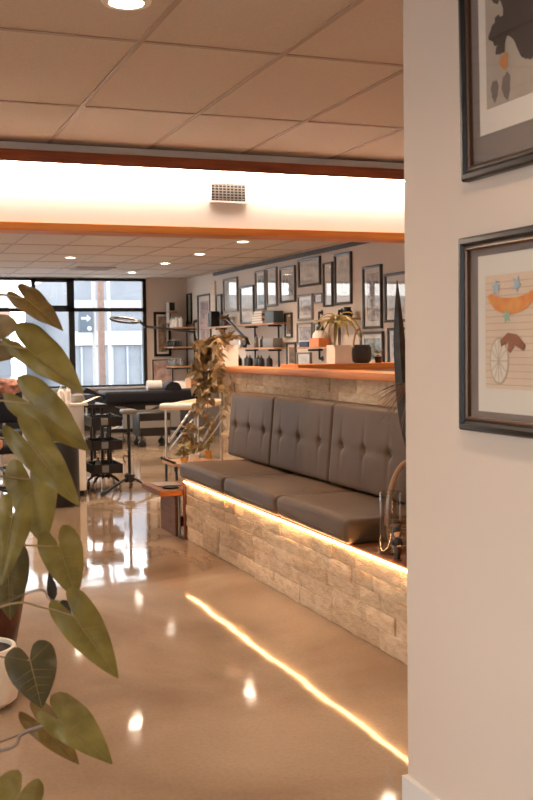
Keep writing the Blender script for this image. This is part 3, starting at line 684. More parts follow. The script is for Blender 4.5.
b = bmesh.new(); lathe(b, [(0, 0), (.05, 0), (.05, .02), (.015, .03), (0, .03)], (XG-.16, 15.45, 1.7706), 18); obj('base', b, BLACK, t)
# short shelf items
t = thing('storage_box', 'orange box with black and white round top on the short pipe shelf', 'box', (XG-.12, 12.15, 1.4306))
obj('carton', bevbox(XG-.21, XG-.062, 12.0, 12.3, 1.4306, 1.54, .004, 1), mat('orange_box', (.72, .25, .07), .5), t)
b = bmesh.new(); lathe(b, [(0, 0), (.10, 0), (.095, .05), (.06, .09), (0, .10)], (XG-.12, 12.15, 1.5406), 20); obj('lid', b, WPLAS, t)
b = bmesh.new(); lathe(b, [(0, .1), (.05, .095), (.045, .14), (0, .17)], (XG-.12, 12.15, 1.5406), 16); obj('knob', b, BLACK, t)
tag(obj('wall_vase', lathem([(0, 0), (.05, 0), (.07, .05), (.04, .11), (.05, .13), (0, .13)], (XG-.12, 11.35, 1.7656)), BLACK), 'black vase on the upper board of the short pipe shelf', 'vase')
tag(obj('storage_box', bevbox(XG-.21, XG-.062, 12.35, 12.62, 1.4306, 1.50, .004, 1), NAVY), 'flat navy box at the far end of the short pipe shelf', 'box')

# ================================================================== ON THE LEDGE AND COUNTER
def pot_box(x0, x1, y0, y1, z0, z1, m_, t):
    b = bmesh.new(); w = .008
    box(b, x0, x1, y0, y0+w, z0, z1); box(b, x0, x1, y1-w, y1, z0, z1); box(b, x0, x0+w, y0+w, y1-w, z0, z1); box(b, x1-w, x1, y0+w, y1-w, z0, z1); box(b, x0+w, x1-w, y0+w, y1-w, z0, z0+w)
    obj('planter_box', b, m_, t, False)
    obj('soil', boxm(x0+w, x1-w, y0+w, y1-w, z1-.03, z1-.018), SOIL, t, False)
t = thing('trailing_pothos', 'trailing pothos in a square white planter spilling down the ledge end', 'plant', (2.96, 8.71, 1.2806))
pot_box(2.85, 3.03, 8.60, 8.78, 1.2806, 1.465, mat('white_planter', (.84, .82, .78), .7, spec=.2), t)
b = bmesh.new(); s = bmesh.new()
def vine(pts, n, lsz=.075, b=b, s=s, spread=.04):
    P = bez(pts, 8); tube(s, P, .0028, 5)
    for k in range(n):
        q = R.random()**.85; i = min(len(P)-2, int(q*(len(P)-1))); p = P[i].lerp(P[i+1], R.random())
        d = rv(); d.z = d.z*.5-.45; d.x -= .25; a = p + rv()*spread; L = lsz*R.uniform(.6, 1.3)
        tube(s, [p, a], .0012, 4); leaf_blade(b, a, d, rv()+Vector((-.6, -.6, .8)), L, L*.72, R.uniform(.1, .5), heart=True)
top = (2.96, 8.70, 1.46)
for i in range(11):
    ex = 2.74+R.random()*.16; ey = 8.84+R.random()*.26; ez = R.uniform(.60, 1.25)
    vine([top, (2.84+R.uniform(-.03, .03), 8.82+R.uniform(0, .1), 1.48), (ex, ey, 1.35), (ex+R.uniform(-.03, .03), ey+R.uniform(-.04, .04), (1.3+ez)/2), (ex+R.uniform(-.05, .03), ey, ez)], 22, .085)
for i in range(5):
    ex = 2.80+R.random()*.05; ey = 8.40+R.random()*.25
    vine([top, (2.86, (8.70+ey)/2, 1.50), (ex+.01, ey, 1.36), (ex-.01, ey-.03, R.uniform(1.05, 1.25))], 12, .08)
vine([(2.84, 8.3, 1.12), (2.84, 8.27, .95), (2.845, 8.25, .78), (2.84, 8.27, .66)], 8, .07, spread=.02)
vine([(2.83, 8.4, 1.15), (2.84, 8.38, .95), (2.84, 8.36, .72)], 5, .07, spread=.02)
for i in range(26):
    d = rv(); d.z = abs(d.z)*.5+.15; leaf_blade(b, Vector((2.96, 8.70, 1.47))+Vector((d.x*.1, d.y*.12, .03+R.random()*.05)), d, (0, 0, 1), R.uniform(.06, .11), .07, .4, heart=True)
obj('stems', s, VEIN, t); obj('foliage', b, POTH, t)

t = thing('strappy_plant', 'potted plant with long drooping yellow-green leaves in a cream square planter', 'plant', (3.55, 7.66, 1.3036))
pot_box(3.475, 3.62, 7.58, 7.74, 1.3036, 1.45, CREAM, t)
b = bmesh.new(); s = bmesh.new(); tube(s, bez([(3.55, 7.66, 1.42), (3.56, 7.66, 1.55), (3.535, 7.66, 1.66)], 5), .008, 6, .005)
for k in range(15):
    a = 2*pi*k/15+R.uniform(-.2, .2); L = R.uniform(.16, .27); c0 = Vector((3.535, 7.66, 1.60+R.random()*.08)); h = Vector((math.cos(a), math.sin(a)*.6, 0)); dr = R.uniform(.06, .24); P = []
    side = Vector((-h.y, h.x, 0)).normalized()
    for j in range(9):
        q = j/8; c_ = c0 + h*L*q + Vector((0, 0, .16*q - (dr+.10)*q*q)); w = .018*math.sin(pi*(.12+.86*q))**.7
        P.append((b.verts.new(c_+side*w+Vector((0, 0, w*.4))), b.verts.new(c_), b.verts.new(c_-side*w+Vector((0, 0, w*.4)))))
    for p, q in zip(P, P[1:]): b.faces.new((p[0], p[1], q[1], q[0])); b.faces.new((p[1], p[2], q[2], q[1]))
obj('stem', s, STEMM, t); obj('foliage', b, STRAP, t)

t = thing('ribbed_pot', 'dark rounded ribbed pot with curved wooden handle on the counter', 'pot', (3.745, 7.66, 1.3036))
own = bmesh.new(); prof = [(0, 0), (.055, 0), (.072, .02), (.078, .07), (.074, .12), (.064, .145), (.058, .148), (.056, .13), (0, .13)]
lathe(own, prof, (3.745, 7.66, 1.3036), 48)
for v_ in own.verts:
    dx, dy = v_.co.x-3.745, v_.co.y-7.66; a = math.atan2(dy, dx); k = 1+.025*math.cos(a*24); v_.co.x = 3.745+dx*k; v_.co.y = 7.66+dy*k
obj('body', own, GREYD, t)
b = bmesh.new(); tube(b, bez([(3.69, 7.66, 1.36), (3.675, 7.66, 1.46), (3.70, 7.66, 1.55), (3.725, 7.66, 1.575), (3.735, 7.66, 1.56)], 8), .008, 8); obj('handle', b, BOARD, t)
t = thing('small_plant', 'small round-leaved plant right of the dark ribbed pot', 'plant', (3.895, 7.66, 1.3036))
obj('pot', lathem([(0, 0), (.025, 0), (.034, .05), (.028, .05), (.024, .04), (0, .04)], (3.895, 7.66, 1.3036), 18), BROWNP, t)
b = bmesh.new()
for k in range(14): d = rv(); d.z = abs(d.z); leaf_blade(b, Vector((3.895, 7.66, 1.36))+d*.02, d, (0, 0, 1), .05, .032, .3)
obj('foliage', b, POTH, t)

# ================================================================== RIGHT END OF THE BENCH
t = thing('glass_vase', 'clear cylindrical glass vase on the timber end of the bench', 'vase', (2.345, 4.50, .4478))
obj('glass_body', lathem([(0, 0), (.05, 0), (.053, .004), (.053, .30), (.0495, .30), (.0495, .012), (0, .012)], (2.345, 4.50, .4478), 36), VGLASS, t)
t = thing('figurine', 'small figurine of a dark-haired person in a dark suit by the glass vase', 'figurine', (2.297, 4.345, .4478)); fx, fy, fz = 2.297, 4.345, .4478
obj('base', lathem([(0, 0), (.024, 0), (.024, .006), (0, .006)], (fx, fy, fz), 20), RED, t)
b = bmesh.new(); lathe(b, [(0, .006), (.012, .006), (.013, .03), (.017, .055), (.020, .08), (.017, .10), (.008, .108), (0, .11)], (fx, fy, fz), 18)
tube(b, bez([(fx-.016, fy, fz+.098), (fx-.024, fy-.004, fz+.078), (fx-.012, fy-.02, fz+.07)], 5), .0055, 8); tube(b, bez([(fx+.016, fy, fz+.098), (fx+.024, fy-.004, fz+.078), (fx+.012, fy-.02, fz+.07)], 5), .0055, 8)
tube(b, [(fx-.008, fy-.002, fz+.006), (fx-.008, fy-.002, fz+.04)], .008, 8); tube(b, [(fx+.008, fy-.002, fz+.006), (fx+.008, fy-.002, fz+.04)], .008, 8)
obj('suit', b, SUIT, t)
b = bmesh.new(); lathe(b, [(0, .108), (.006, .108), (.012, .118), (.016, .130), (.015, .142), (.009, .150), (0, .152)], (fx, fy, fz), 18); tube(b, [(fx, fy-.014, fz+.130), (fx, fy-.020, fz+.127)], .0025, 6)
tube(b, [(fx-.010, fy-.022, fz+.07), (fx+.010, fy-.022, fz+.072)], .004, 6); obj('head', b, SKIN, t)
b = bmesh.new(); lathe(b, [(.0165, .128), (.019, .138), (.017, .150), (.010, .158), (0, .160)], (fx, fy+.003, fz), 18); tube(b, [(fx, fy+.012, fz+.112), (fx, fy+.012, fz+.145)], .014, 12); obj('hair', b, SUIT, t)
t = thing('rattan_basket', 'woven rattan basket with a tall arched handle at the bench end', 'basket', (2.52, 4.625, .4478))
b = bmesh.new()
for k in range(9): zz = .452+k*.014; tube(b, [(2.52+(.095+.02*math.sin(k*.3))*math.cos(a), 4.625+(.095+.02*math.sin(k*.3))*math.sin(a), zz) for a in [2*pi*j/28 for j in range(29)]], .0072, 6)
obj('weave', b, RATTAN, t)
b = bmesh.new(); arc = [(2.52+.128*math.cos(a), 4.625, .56+.31*math.sin(a)) for a in [pi*j/24 for j in range(25)]]; tube(b, arc, .014, 10)
obj('handle', b, RATTAN, t)
obj('bottom', lathem([(0, 0), (.095, 0), (.095, .006), (0, .006)], (2.52, 4.625, .4478), 28), RATTAN, t)
t = thing('snake_plant', 'tall snake plant with dark sword leaves in a pot at the bench end', 'plant', (2.68, 4.70, .4478))
obj('pot', lathem([(0, 0), (.055, 0), (.075, .22), (.068, .22), (.064, .19), (0, .19)], (2.72, 4.70, .4478), 28), GREYD, t)
obj('soil', lathem([(0, .191), (.0635, .191), (.0635, .2), (0, .2)], (2.72, 4.70, .4478), 24), SOIL, t)
def sword(b, pts, w, twist=0):
    cv = bez(pts, 14); P = []
    for j in range(15):
        q = j/14; p = cv[round(q*(len(cv)-1))]; ww = w*(.45+.55*math.sin(pi*min(1, q*1.05+.05))**.6 if q < .75 else max(.02, (1-q)/.25)**.75*.93)
        sd = Vector((math.cos(twist+.3*q)*.95, -math.sin(twist+.3*q)*.35-.2, 0)).normalized(); nn = Vector((sd.y, -sd.x, 0))
        P.append([b.verts.new(p+sd*ww), b.verts.new(p+nn*(.006+ww*.25)), b.verts.new(p-sd*ww), b.verts.new(p+nn*ww*.18)])
    for p, q in zip(P, P[1:]):
        for k in range(4): b.faces.new((p[k], p[(k+1) % 4], q[(k+1) % 4], q[k]))
for pts, w in [([(2.70, 4.70, .64), (2.565, 4.70, .97), (2.515, 4.70, 1.32), (2.497, 4.70, 1.768)], .036), ([(2.73, 4.68, .64), (2.72, 4.66, 1.0), (2.68, 4.64, 1.50)], .030), ([(2.745, 4.72, .64), (2.79, 4.72, 1.0), (2.80, 4.70, 1.35)], .028), ([(2.71, 4.67, .64), (2.63, 4.70, 1.0), (2.60, 4.72, 1.30)], .026)]:
    b = bmesh.new(); sword(b, pts, w); obj('leaf', b, SNAKE, t)
t = thing('grassy_plant', 'grassy plant with thin pinkish arching blades in front of the snake plant', 'plant', (2.66, 4.36, .4478))
b = bmesh.new(); o0 = Vector((2.60, 4.64, 1.30))
lathe(b, [(0, 0), (.03, 0), (.036, .30), (.02, .52), (.016, .82), (.012, .82), (.014, .5), (0, .3)], (2.66, 4.36, .4478), 20); obj('vase', b, BROWNP, t)
b = bmesh.new(); o0 = Vector((2.66, 4.36, 1.262)); mid = Vector((2.50, 4.56, 1.26))
for k in range(44):
    a = R.uniform(math.radians(150), math.radians(265)) if k < 32 else R.uniform(0, 2*pi); L = R.uniform(.16, .27)
    e = mid + Vector((math.cos(a)*L*.75, .06*R.uniform(-1, 1), -abs(math.sin(a))*L-.02)) if k < 32 else o0+Vector((math.cos(a)*L*.5, math.sin(a)*L*.5, .05))
    mm = (o0+mid)/2+Vector((0, 0, .05)) if k < 32 else (o0+e)/2+Vector((0, 0, .06))
    P = bez([o0, mm, mid+rv()*.012, mid.lerp(e, .5)+Vector((0, 0, .012)), e] if k < 32 else [o0, mm, e], 5)
    tube(b, P, .0040, 4, .0012)
obj('foliage', b, mat('pinkish_grass', (.20, .11, .075), .6), t)

# ================================================================== SIDE TABLE AND FAR END
t = thing('side_table', 'small dark wooden side table with slab legs at the far end of the bench', 'table', (2.36, 7.99, 0))
obj('tabletop', bevbox(2.075, 2.62, 7.705, 8.27, .325, .365, .003, 2), TWOOD, t)
obj('edge_band', bevbox(2.073, 2.622, 7.7035, 7.7045, .327, .363, .0003, 1), LWOODX, t, False)
obj('leg', bevbox(2.215, 2.245, 7.80, 8.22, 0, .3245, .002, 1), TWOOD, t); obj('leg', bevbox(2.56, 2.59, 7.80, 8.22, 0, .3245, .002, 1), TWOOD, t)
obj('stretcher', bevbox(2.2455, 2.5595, 7.98, 8.01, .04, .12, .002, 1), LWOODX, t)
obj('metal_rod', bevbox(2.232, 2.247, 7.755, 7.775, 0, .3245, .002, 1), STEEL, t)
tag(obj('magazine', bevbox(2.13, 2.33, 7.98, 8.20, .3656, .372, .001, 1), mat('magazine_cover', (.22, .17, .14), .4)), 'taupe magazine lying open on the dark side table', 'magazine')
t = thing('notebook', 'black notebook with tan edge on the side table, nearest the bench', 'book', (2.38, 7.86, .3656))
obj('cover', bevbox(2.375, 2.55, 7.74, 7.97, .3656, .390, .002, 1), mat('tan_cover', (.55, .30, .17), .5), t); obj('top_cover', bevbox(2.373, 2.552, 7.738, 7.972, .3905, .395, .001, 1), BLACK, t)
tag(obj('tray', lathem([(0, 0), (.06, 0), (.07, .014), (.062, .014), (.055, .004), (0, .004)], (2.20, 7.86, .3656), 24), BLACK), 'small round black dish at the front of the side table', 'dish')
# planter with foliage beyond the cushion
t = thing('plant_stand', 'low wooden plant stand beyond the far end of the bench', 'stand', (2.62, 8.75, 0))
obj('top', bevbox(2.44, 2.90, 8.6, 8.98, .44, .465, .003, 1), BOARD, t)
for a, c_ in ((2.47, 8.63), (2.88, 8.63), (2.47, 8.95), (2.88, 8.95)): b = bmesh.new(); tube(b, [(a, c_, 0), (a, c_, .4395)], .012, 8); obj('leg', b, BLKM, t)
b = bmesh.new(); tube(b, [(2.46, 8.63, .4661), (2.30, 8.50, .535)], .011, 8); tube(b, [(2.46, 8.63, .40), (2.46, 8.63, .4661)], .011, 8); obj('handle', b, BLKM, t)
def bushy(name, label, x, y, z, potm, n, spread, h, lm, pr=.05, ph=.08, lsz=.08):
    t = thing(name, label, 'plant', (x, y, z))
    obj('pot', lathem([(0, 0), (pr*.8, 0), (pr, ph), (pr*.9, ph), (pr*.85, ph*.85), (0, ph*.85)], (x, y, z), 22), potm, t)
    b = bmesh.new(); s = bmesh.new(); o0 = Vector((x, y, z+ph*.85))
    for k in range(n):
        e = o0 + Vector((R.uniform(-1, 1)*spread, R.uniform(-1, 1)*spread*.6, R.uniform(.15, 1)*h)); tube(s, bez([o0, (o0+e)/2+Vector((0, 0, .03)), e], 4), .0018, 4)
        d = rv(); d.z = d.z*.4-.15; leaf_blade(b, e, d, rv()+Vector((-.5, -.6, .8)), lsz*R.uniform(.7, 1.3), lsz*.6, .3, heart=True)
    obj('stems', s, VEIN, t); obj('foliage', b, lm, t)
bushy('leafy_plant', 'leafy olive plant standing behind the far end of the seat cushion', 2.69, 8.84, .4656, CREAM, 34, .09, .27, POTH, .05, .05)
bushy('leafy_plant', 'low yellow-leaved plant in an ochre pot against the stone partition', 2.85, 8.92, .4656, YPOT, 16, .07, .16, STRAP, .035, .07, .05)
bushy('leafy_plant', 'short pale plant at the left edge of the plant stand', 2.56, 8.70, .4656, YPOT, 22, .045, .12, STRAP, .035, .04, .05)

# ================================================================== TATTOO WORK AREA
t = thing('tattoo_bed', 'long black padded tattoo bed on a wheeled frame in front of the window', 'bed', (4.05, 16.1, 0))
obj('mattress', bevbox(3.42, 5.05, 15.75, 16.4, .60, .79, .05, 4), BVINYL, t)
b = bmesh.new(); merge(b, bevbox(0, .42, -.3, .3, -.05, .05, .03, 3), Matrix.Translation((3.42, 16.07, .70)) @ Matrix.Rotation(math.radians(205), 4, 'Y') @ Matrix.Scale(.75, 4)); obj('leg_rest', b, BVINYL, t)
b = bmesh.new(); box(b, 3.45, 4.85, 15.85, 16.3, .56, .599); box(b, 3.5, 4.7, 15.88, 16.27, .16, .22); obj('frame', b, BLKM, t, False)
b = bmesh.new()
for y_ in (15.9, 16.25): tube(b, [(3.55, y_, .22), (4.65, y_, .6)], .02, 8); tube(b, [(4.65, y_, .22), (3.55, y_, .6)], .02, 8)
obj('lift_arm', b, STEEL, t)
for a in (3.45, 4.7):
    for c_ in (15.88, 16.26):
        b = bmesh.new(); tube(b, [(a, c_-.02, .05), (a, c_+.02, .05)], .05, 16); box(b, a-.012, a+.012, c_-.03, c_+.03, .06, .17); obj('caster', b, BLACK, t)
b = bmesh.new(); box(b, 3.7, 4.6, 15.80, 15.84, .22, .50); obj('side_panel', b, GREYP, t, False)
tag(obj('towel_roll', (lambda b: (tube(b, [(4.12, 15.95, .868), (4.34, 15.95, .868)], .075, 20), b)[1])(bmesh.new()), CLOTHW), 'rolled white towel lying on the black tattoo bed', 'towel')
t2 = thing('bolster', 'black half-round bolster cushion beside the white towel on the tattoo bed', 'cushion', (4.42, 15.95, .786))
b = bmesh.new(); prism(b, [(4.50+.13*math.cos(a), 15.8, .791+.13*math.sin(a)) for a in [pi*k/16 for k in range(17)]], (0, .3, 0)); obj('cover', b, BVINYL, t2)
t = thing('storage_bench', 'low black storage bench along the wall under the far windows', 'bench', (3.0, 17.9, 0))
obj('body', bevbox(1.2, 4.55, 17.75, 18.15, .06, .46, .006, 1), BLACK, t); obj('plinth', boxm(1.25, 4.5, 17.78, 18.12, 0, .0599), GREYP, t, False)
t = thing('equipment_cart', 'black drawer cart on casters under the tattoo bed', 'cart', (3.98, 15.2, 0))
obj('body', bevbox(3.74, 4.22, 15.0, 15.4, .16, .50, .008, 2), BLACK, t)
for k in range(3): obj('drawer', bevbox(3.755, 4.205, 14.985, 14.999, .175+k*.108, .275+k*.108, .003, 1), GREYP if k == 1 else BLKM, t)
for a in (3.79, 4.17):
    for c_ in (15.05, 15.35):
        b = bmesh.new(); tube(b, [(a, c_-.015, .05), (a, c_+.015, .05)], .05, 14); box(b, a-.01, a+.01, c_-.02, c_+.02, .08, .1599); obj('caster', b, BLACK, t)
# arm rest table with cream film
t = thing('armrest_table', 'narrow folding table wrapped in shiny cream film on grey tube legs', 'table', (3.5, 12.6, 0))
def obx(bm, c, d, half_l, half_w, z0, z1, r):
    c = Vector(c); d = Vector(d).normalized(); own = bevbox(-half_l, half_l, -half_w, half_w, z0, z1, r, 3); merge(bm, own, Matrix.Translation(c) @ Matrix.Rotation(math.atan2(d.y, d.x), 4, 'Z'))
AD = Vector((.55, .83, 0)).normalized(); AC = Vector((3.92, 12.75, 0)); AN = Vector((-AD.y, AD.x, 0))
b = bmesh.new(); obx(b, AC, AD, .72, .25,   .70, .765, .025); obj('padded_top', b, FOIL, t)
b = bmesh.new(); merge(b, bevbox(-.08, .10, -.24, .24, .0, .05, .022, 3), Matrix.Translation(AC-AD*.66+Vector((0, 0, .73))) @ Matrix.Rotation(math.atan2(AD.y, AD.x), 4, 'Z')); obj('towel_end', b, CLOTHW, t)
for sx in (-.62, .6):
    for sy in (-.2, .2):
        p = AC+AD*sx+AN*sy; b = bmesh.new(); tube(b, [(p.x, p.y, 0), (p.x, p.y, .699)], .013, 10); obj('leg', b, STEEL, t)
b = bmesh.new()
for sy in (-.2, .2):
    p, q = AC-AD*.5+AN*sy, AC+AD*.5+AN*sy; tube(b, [(p.x, p.y, .30), (q.x, q.y, .65)], .014, 8); p2 = AC-AD*.5+AN*sy; tube(b, [(p2.x, p2.y, .36), (p.x, p.y, .30)], .014, 8)
    tube(b, [(p.x, p.y, .20), (q.x, q.y, .5)], .010, 8)
obj('brace', b, STEEL, t)
# trolley
def trolley(x, y, label):
    t = thing('tool_trolley', label, 'trolley', (x, y, 0))
    for z in (.18, .42, .66):
        b = bmesh.new(); w, d, h = .155, .20, .095; own = bmesh.new()
        box(own, -w, w, -d, d, 0, .008)
        for a in ((-w, w, -d, -d+.008), (-w, w, d-.008, d), (-w, -w+.008, -d, d), (w-.008, w, -d, d)): box(own, *a, .008, h)
        merge(b, own, Matrix.Translation((x, y, z))); obj('tray', b, BLACK, t, False)
        obj('tray_clip', bevbox(x-.06, x+.01, y-.212, y-.2005, z+.015, z+.085, .003, 1), GREYP, t)
    for dx in (-.10, -.03, .03, .10):
        b = bmesh.new(); tube(b, [(x+dx, y+.1*(1 if abs(dx) > .05 else -1), .12), (x+dx, y+.1*(1 if abs(dx) > .05 else -1), .78)], .013, 8); obj('post', b, BLKM, t)
    for k in range(4):
        a = pi/4+pi/2*k; ex, ey = x+.19*math.cos(a), y+.19*math.sin(a)
        b = bmesh.new(); tube(b, bez([(x, y, .13), (x+.1*math.cos(a), y+.1*math.sin(a), .14), (ex, ey, .085)], 4), .012, 8); obj('foot_arm', b, BLKM, t)
        b = bmesh.new(); tube(b, [(ex-.012, ey, .035), (ex+.012, ey, .035)], .035, 16); box(b, ex-.008, ex+.008, ey-.006, ey+.006, .036, .09); obj('caster', b, GREYP, t)
trolley(2.30, 10.75, 'black three-tier tool trolley on casters left of the tripod stand')
bottle('spray_bottle', 'grey bottle standing on the bottom tray of the black trolley', 'bottle', None, 2.24, 10.72, .1885, .15, .03, GREYP, BLACK)
# tripod armrest
t = thing('armrest_stand', 'black tripod armrest stand with padded top on the concrete floor', 'stand', (2.50, 10.45, 0))
b = bmesh.new(); tube(b, [(2.50, 10.45, .10), (2.50, 10.45, .78)], .016, 10); obj('pole', b, BLKM, t)
b = bmesh.new(); lathe(b, [(0, .10), (.05, .10), (.055, .17), (.03, .19), (0, .19)], (2.50, 10.45, 0), 14); obj('hub', b, BLACK, t)
for e in ((2.18, 10.25, .015), (2.73, 10.22, .015), (2.60, 10.82, .015)):
    d = Vector((e[0]-2.5, e[1]-10.45, 0)).normalized(); b = bmesh.new(); tube(b, [(2.5+d.x*.04, 10.45+d.y*.04, .14), e], .013, 8)
    l_ = obj('leg', b, BLKM, t); b = bmesh.new(); q = Vector(e); tube(b, [q-d*.07+Vector((0, 0, .022)), q+d*.02], .02, 8); obj('rubber_foot', b, BLACK, l_)
b = bmesh.new(); merge(b, bevbox(-.075, .075, -.09, .09, 0, .05, .022, 3), Matrix.Translation((2.50, 10.45, .785))); obj('pad', b, GREYP, t)
for z in (.35, .58): b = bmesh.new(); tube(b, bez([(2.485, 10.44, z), (2.44, 10.43, z+.02), (2.44, 10.43, z-.03), (2.46, 10.44, z-.05)], 4), .007, 6); obj('clamp', b, BLKM, t)
# white cabinet
t = thing('white_cabinet', 'white cabinet with rounded top corner behind the black bin', 'cabinet', (1.78, 10.6, 0))
b = bmesh.new(); x0, x1, zt, r_ = 1.50, 2.03, .665, .13
pts = [(x0, .06), (x1, .06), (x1, zt-r_)] + [(x1-r_+r_*math.cos(a), zt-r_+r_*math.sin(a)) for a in [pi/2*k/8 for k in range(9)]][1:] + [(x0+.05, zt+.03), (x0, zt+.03)]
prism(b, [(p[0], 10.30, p[1]) for p in pts], (0, .55, 0)); obj('body', b, WPLAS, t)
obj('plinth', boxm(x0+.02, x1-.02, 10.32, 10.83, 0, .0599), BLACK, t, False)
t = thing('side_cabinet', 'tall pale grey cabinet behind the white one with bottles on top', 'cabinet', (1.85, 11.1, 0))
obj('body', bevbox(1.62, 2.14, 10.90, 11.3, 0, .86, .006, 2), mat('pale_grey', (.6, .57, .54), .5), t); obj('top', bevbox(1.60, 2.18, 10.88, 11.32, .8605, .885, .004, 2), WPLAS, t)
b0 = bottle('squeeze_bottle', 'white squeeze bottle on the pale cabinet, left one of two', 'bottle', 'white bottles on the pale cabinet', 1.92, 10.98, .885, .19, .035, WPLAS, WPLAS)
dup(b0, (1.985, 10.96, .8856), 'white squeeze bottle on the pale cabinet, right one of two')
t = thing('helmet_shaped_lid', 'dark grey domed container on the pale cabinet right of the bottles', 'container', (2.11, 11.06, .8856)); t.name = 'domed_container'
obj('dome', lathem([(0, 0), (.075, 0), (.078, .03), (.06, .075), (.03, .09), (0, .095)], (2.11, 11.06, .8856), 20), GREYP, t)
t = thing('paper_sheet', 'pale folded paper sticking out from the pale cabinet', 'paper', (2.2, 10.95, .9))
b = bmesh.new(); prism(b, [(2.10, 10.89, .887), (2.14, 10.82, .89), (2.30, 10.84, .955), (2.25, 10.92, .94)], (0, 0, .003)); obj('sheet', b, PAPER, t, False)
# bin
t = thing('waste_bin', 'round black waste bin in front of the white cabinet', 'bin', (1.70, 9.75, 0))
obj('body', lathem([(0, 0), (.155, 0), (.165, .02), (.165, .58), (.158, .60), (.152, .58), (.15, .03), (0, .03)], (1.70, 9.80, 0), 36), BLACK, t)
b = bmesh.new(); lathe(b, [(.160, .60), (.168, .60), (.168, .612), (.150, .612), (.150, .60), (.160, .60)], (1.70, 9.80, 0), 36); obj('rim', b, GREYP, t)
# left clutter : chair, basket of cloths, stools
def chair(x, y, label, sm, bh=.95, rz=0):
    t = thing('swivel_chair', label, 'chair', (x, y, 0)); Mx = Matrix.Translation((x, y, 0)) @ Matrix.Rotation(rz, 4, 'Z')
    b = bmesh.new(); merge(b, bevbox(-.24, .24, -.24, .24, .44, .53, .03, 3), Mx); obj('seat', b, sm, t)
    b = bmesh.new(); merge(b, bevbox(-.22, .22, .20, .28, .60, bh, .035, 3), Mx); obj('backrest', b, sm, t)
    b = bmesh.new(); tube(b, [Mx @ Vector((0, 0, .1)), Mx @ Vector((0, 0, .44))], .025, 10); tube(b, [Mx @ Vector((0, .1, .44)), Mx @ Vector((0, .27, .5)), Mx @ Vector((0, .285, .7))], .015, 8); obj('column', b, STEEL, t)
    for k in range(5):
        a = 2*pi*k/5; e = Mx @ Vector((.26*math.cos(a), .26*math.sin(a), .07)); b = bmesh.new(); tube(b, [Mx @ Vector((0, 0, .11)), e], .016, 8); tube(b, [e+Vector((-.012, 0, -.04)), e+Vector((.012, 0, -.04))], .03, 12); box(b, e.x-.006, e.x+.006, e.y-.006, e.y+.006, .03, .07); obj('leg', b, BLACK, t)
chair(1.15, 10.6, 'black swivel chair behind the large leaves at the left edge', BVINYL, .98, .4)
chair(1.45, 12.3, 'black swivel chair farther back towards the window, left of the cabinets', BVINYL, 1.0, -.3)
FLOR = mat('floral_cloth', (.02, .018, .018), .8, col2=(.70, .34, .26), vscale=14)
t = thing('floral_cloth', 'black and pink floral cloth heaped over the back of the black chair', 'cloth', (1.33, 10.9, .98))
b = bmesh.new(); own = bmesh.new(); bmesh.ops.create_icosphere(own, subdivisions=4, radius=1)
for v_ in own.verts:
    k = 1+.22*noise.noise(v_.co*2.2)+.08*noise.noise(v_.co*6); v_.co = Vector((v_.co.x*.24*k, v_.co.y*.14*k, v_.co.z*.09*k))
merge(b, own, Matrix.Translation((1.30, 10.86, 1.07))); obj('fabric', b, FLOR, t)
t = thing('leather_stool', 'round tan leather stool seat at the left edge behind the leaves', 'stool', (.92, 9.2, 0))
obj('seat', lathem([(0, .60), (.16, .60), (.185, .63), (.18, .68), (.12, .70), (0, .705)], (.92, 9.2, 0), 30), mat('tan_leather', (.48, .17, .05), .4), t)
for k in range(4): a = pi/4+pi/2*k; b = bmesh.new(); tube(b, [(.92+.1*math.cos(a), 9.2+.1*math.sin(a), .6), (.92+.18*math.cos(a), 9.2+.18*math.sin(a), 0)], .014, 8); obj('leg', b, BLKM, t)
t = thing('work_desk', 'low dark desk behind the chairs at the far left', 'desk', (1.9, 13.6, 0))
obj('desktop', bevbox(1.2, 2.9, 13.3, 13.9, .70, .74, .004, 1), BLACK, t)
for a in (1.25, 2.83):
    for c_ in (13.34, 13.84): obj('leg', bevbox(a, a+.04, c_, c_+.04, 0, .6999, .003, 1), BLKM, t)
tag(obj('storage_box', bevbox(2.42, 2.78, 13.4, 13.75, .7406, .86, .01, 2), NAVY), 'dark blue box on the low dark desk behind the trolley', 'box')
chair(3.0, 14.6, 'black swivel chair under the left end of the tattoo bed, facing the windows', BVINYL, .80, 2.6)
# supply sideboard along the gallery wall far corner
t = thing('supply_cabinet', 'low dark supply cabinet along the gallery wall below the corner shelf', 'cabinet', (5.2, 17.2, 0))
obj('body', bevbox(4.95, XG-.005, 16.55, 18.2, 0, .745, .004, 1), GREYP, t); obj('top', bevbox(4.93, XG-.003, 16.53, 18.22, .7455, .77, .003, 1), WPLAS, t)
for k in range(3): obj('door', bevbox(4.935, 4.9495, 16.58+k*.54, 17.09+k*.54, .06, .72, .002, 1), BLACK, t)
tag(obj('cardboard_box', bevbox(5.02, 5.30, 16.6, 16.9, .7706, .93, .003, 1), CARD), 'brown cardboard box on the low cabinet behind the pothos', 'box')
tag(obj('paper_box', bevbox(5.0, 5.22, 17.3, 17.55, .7706, .87, .003, 1), PAPER), 'white paper box on the low cabinet left of the brown box', 'box')

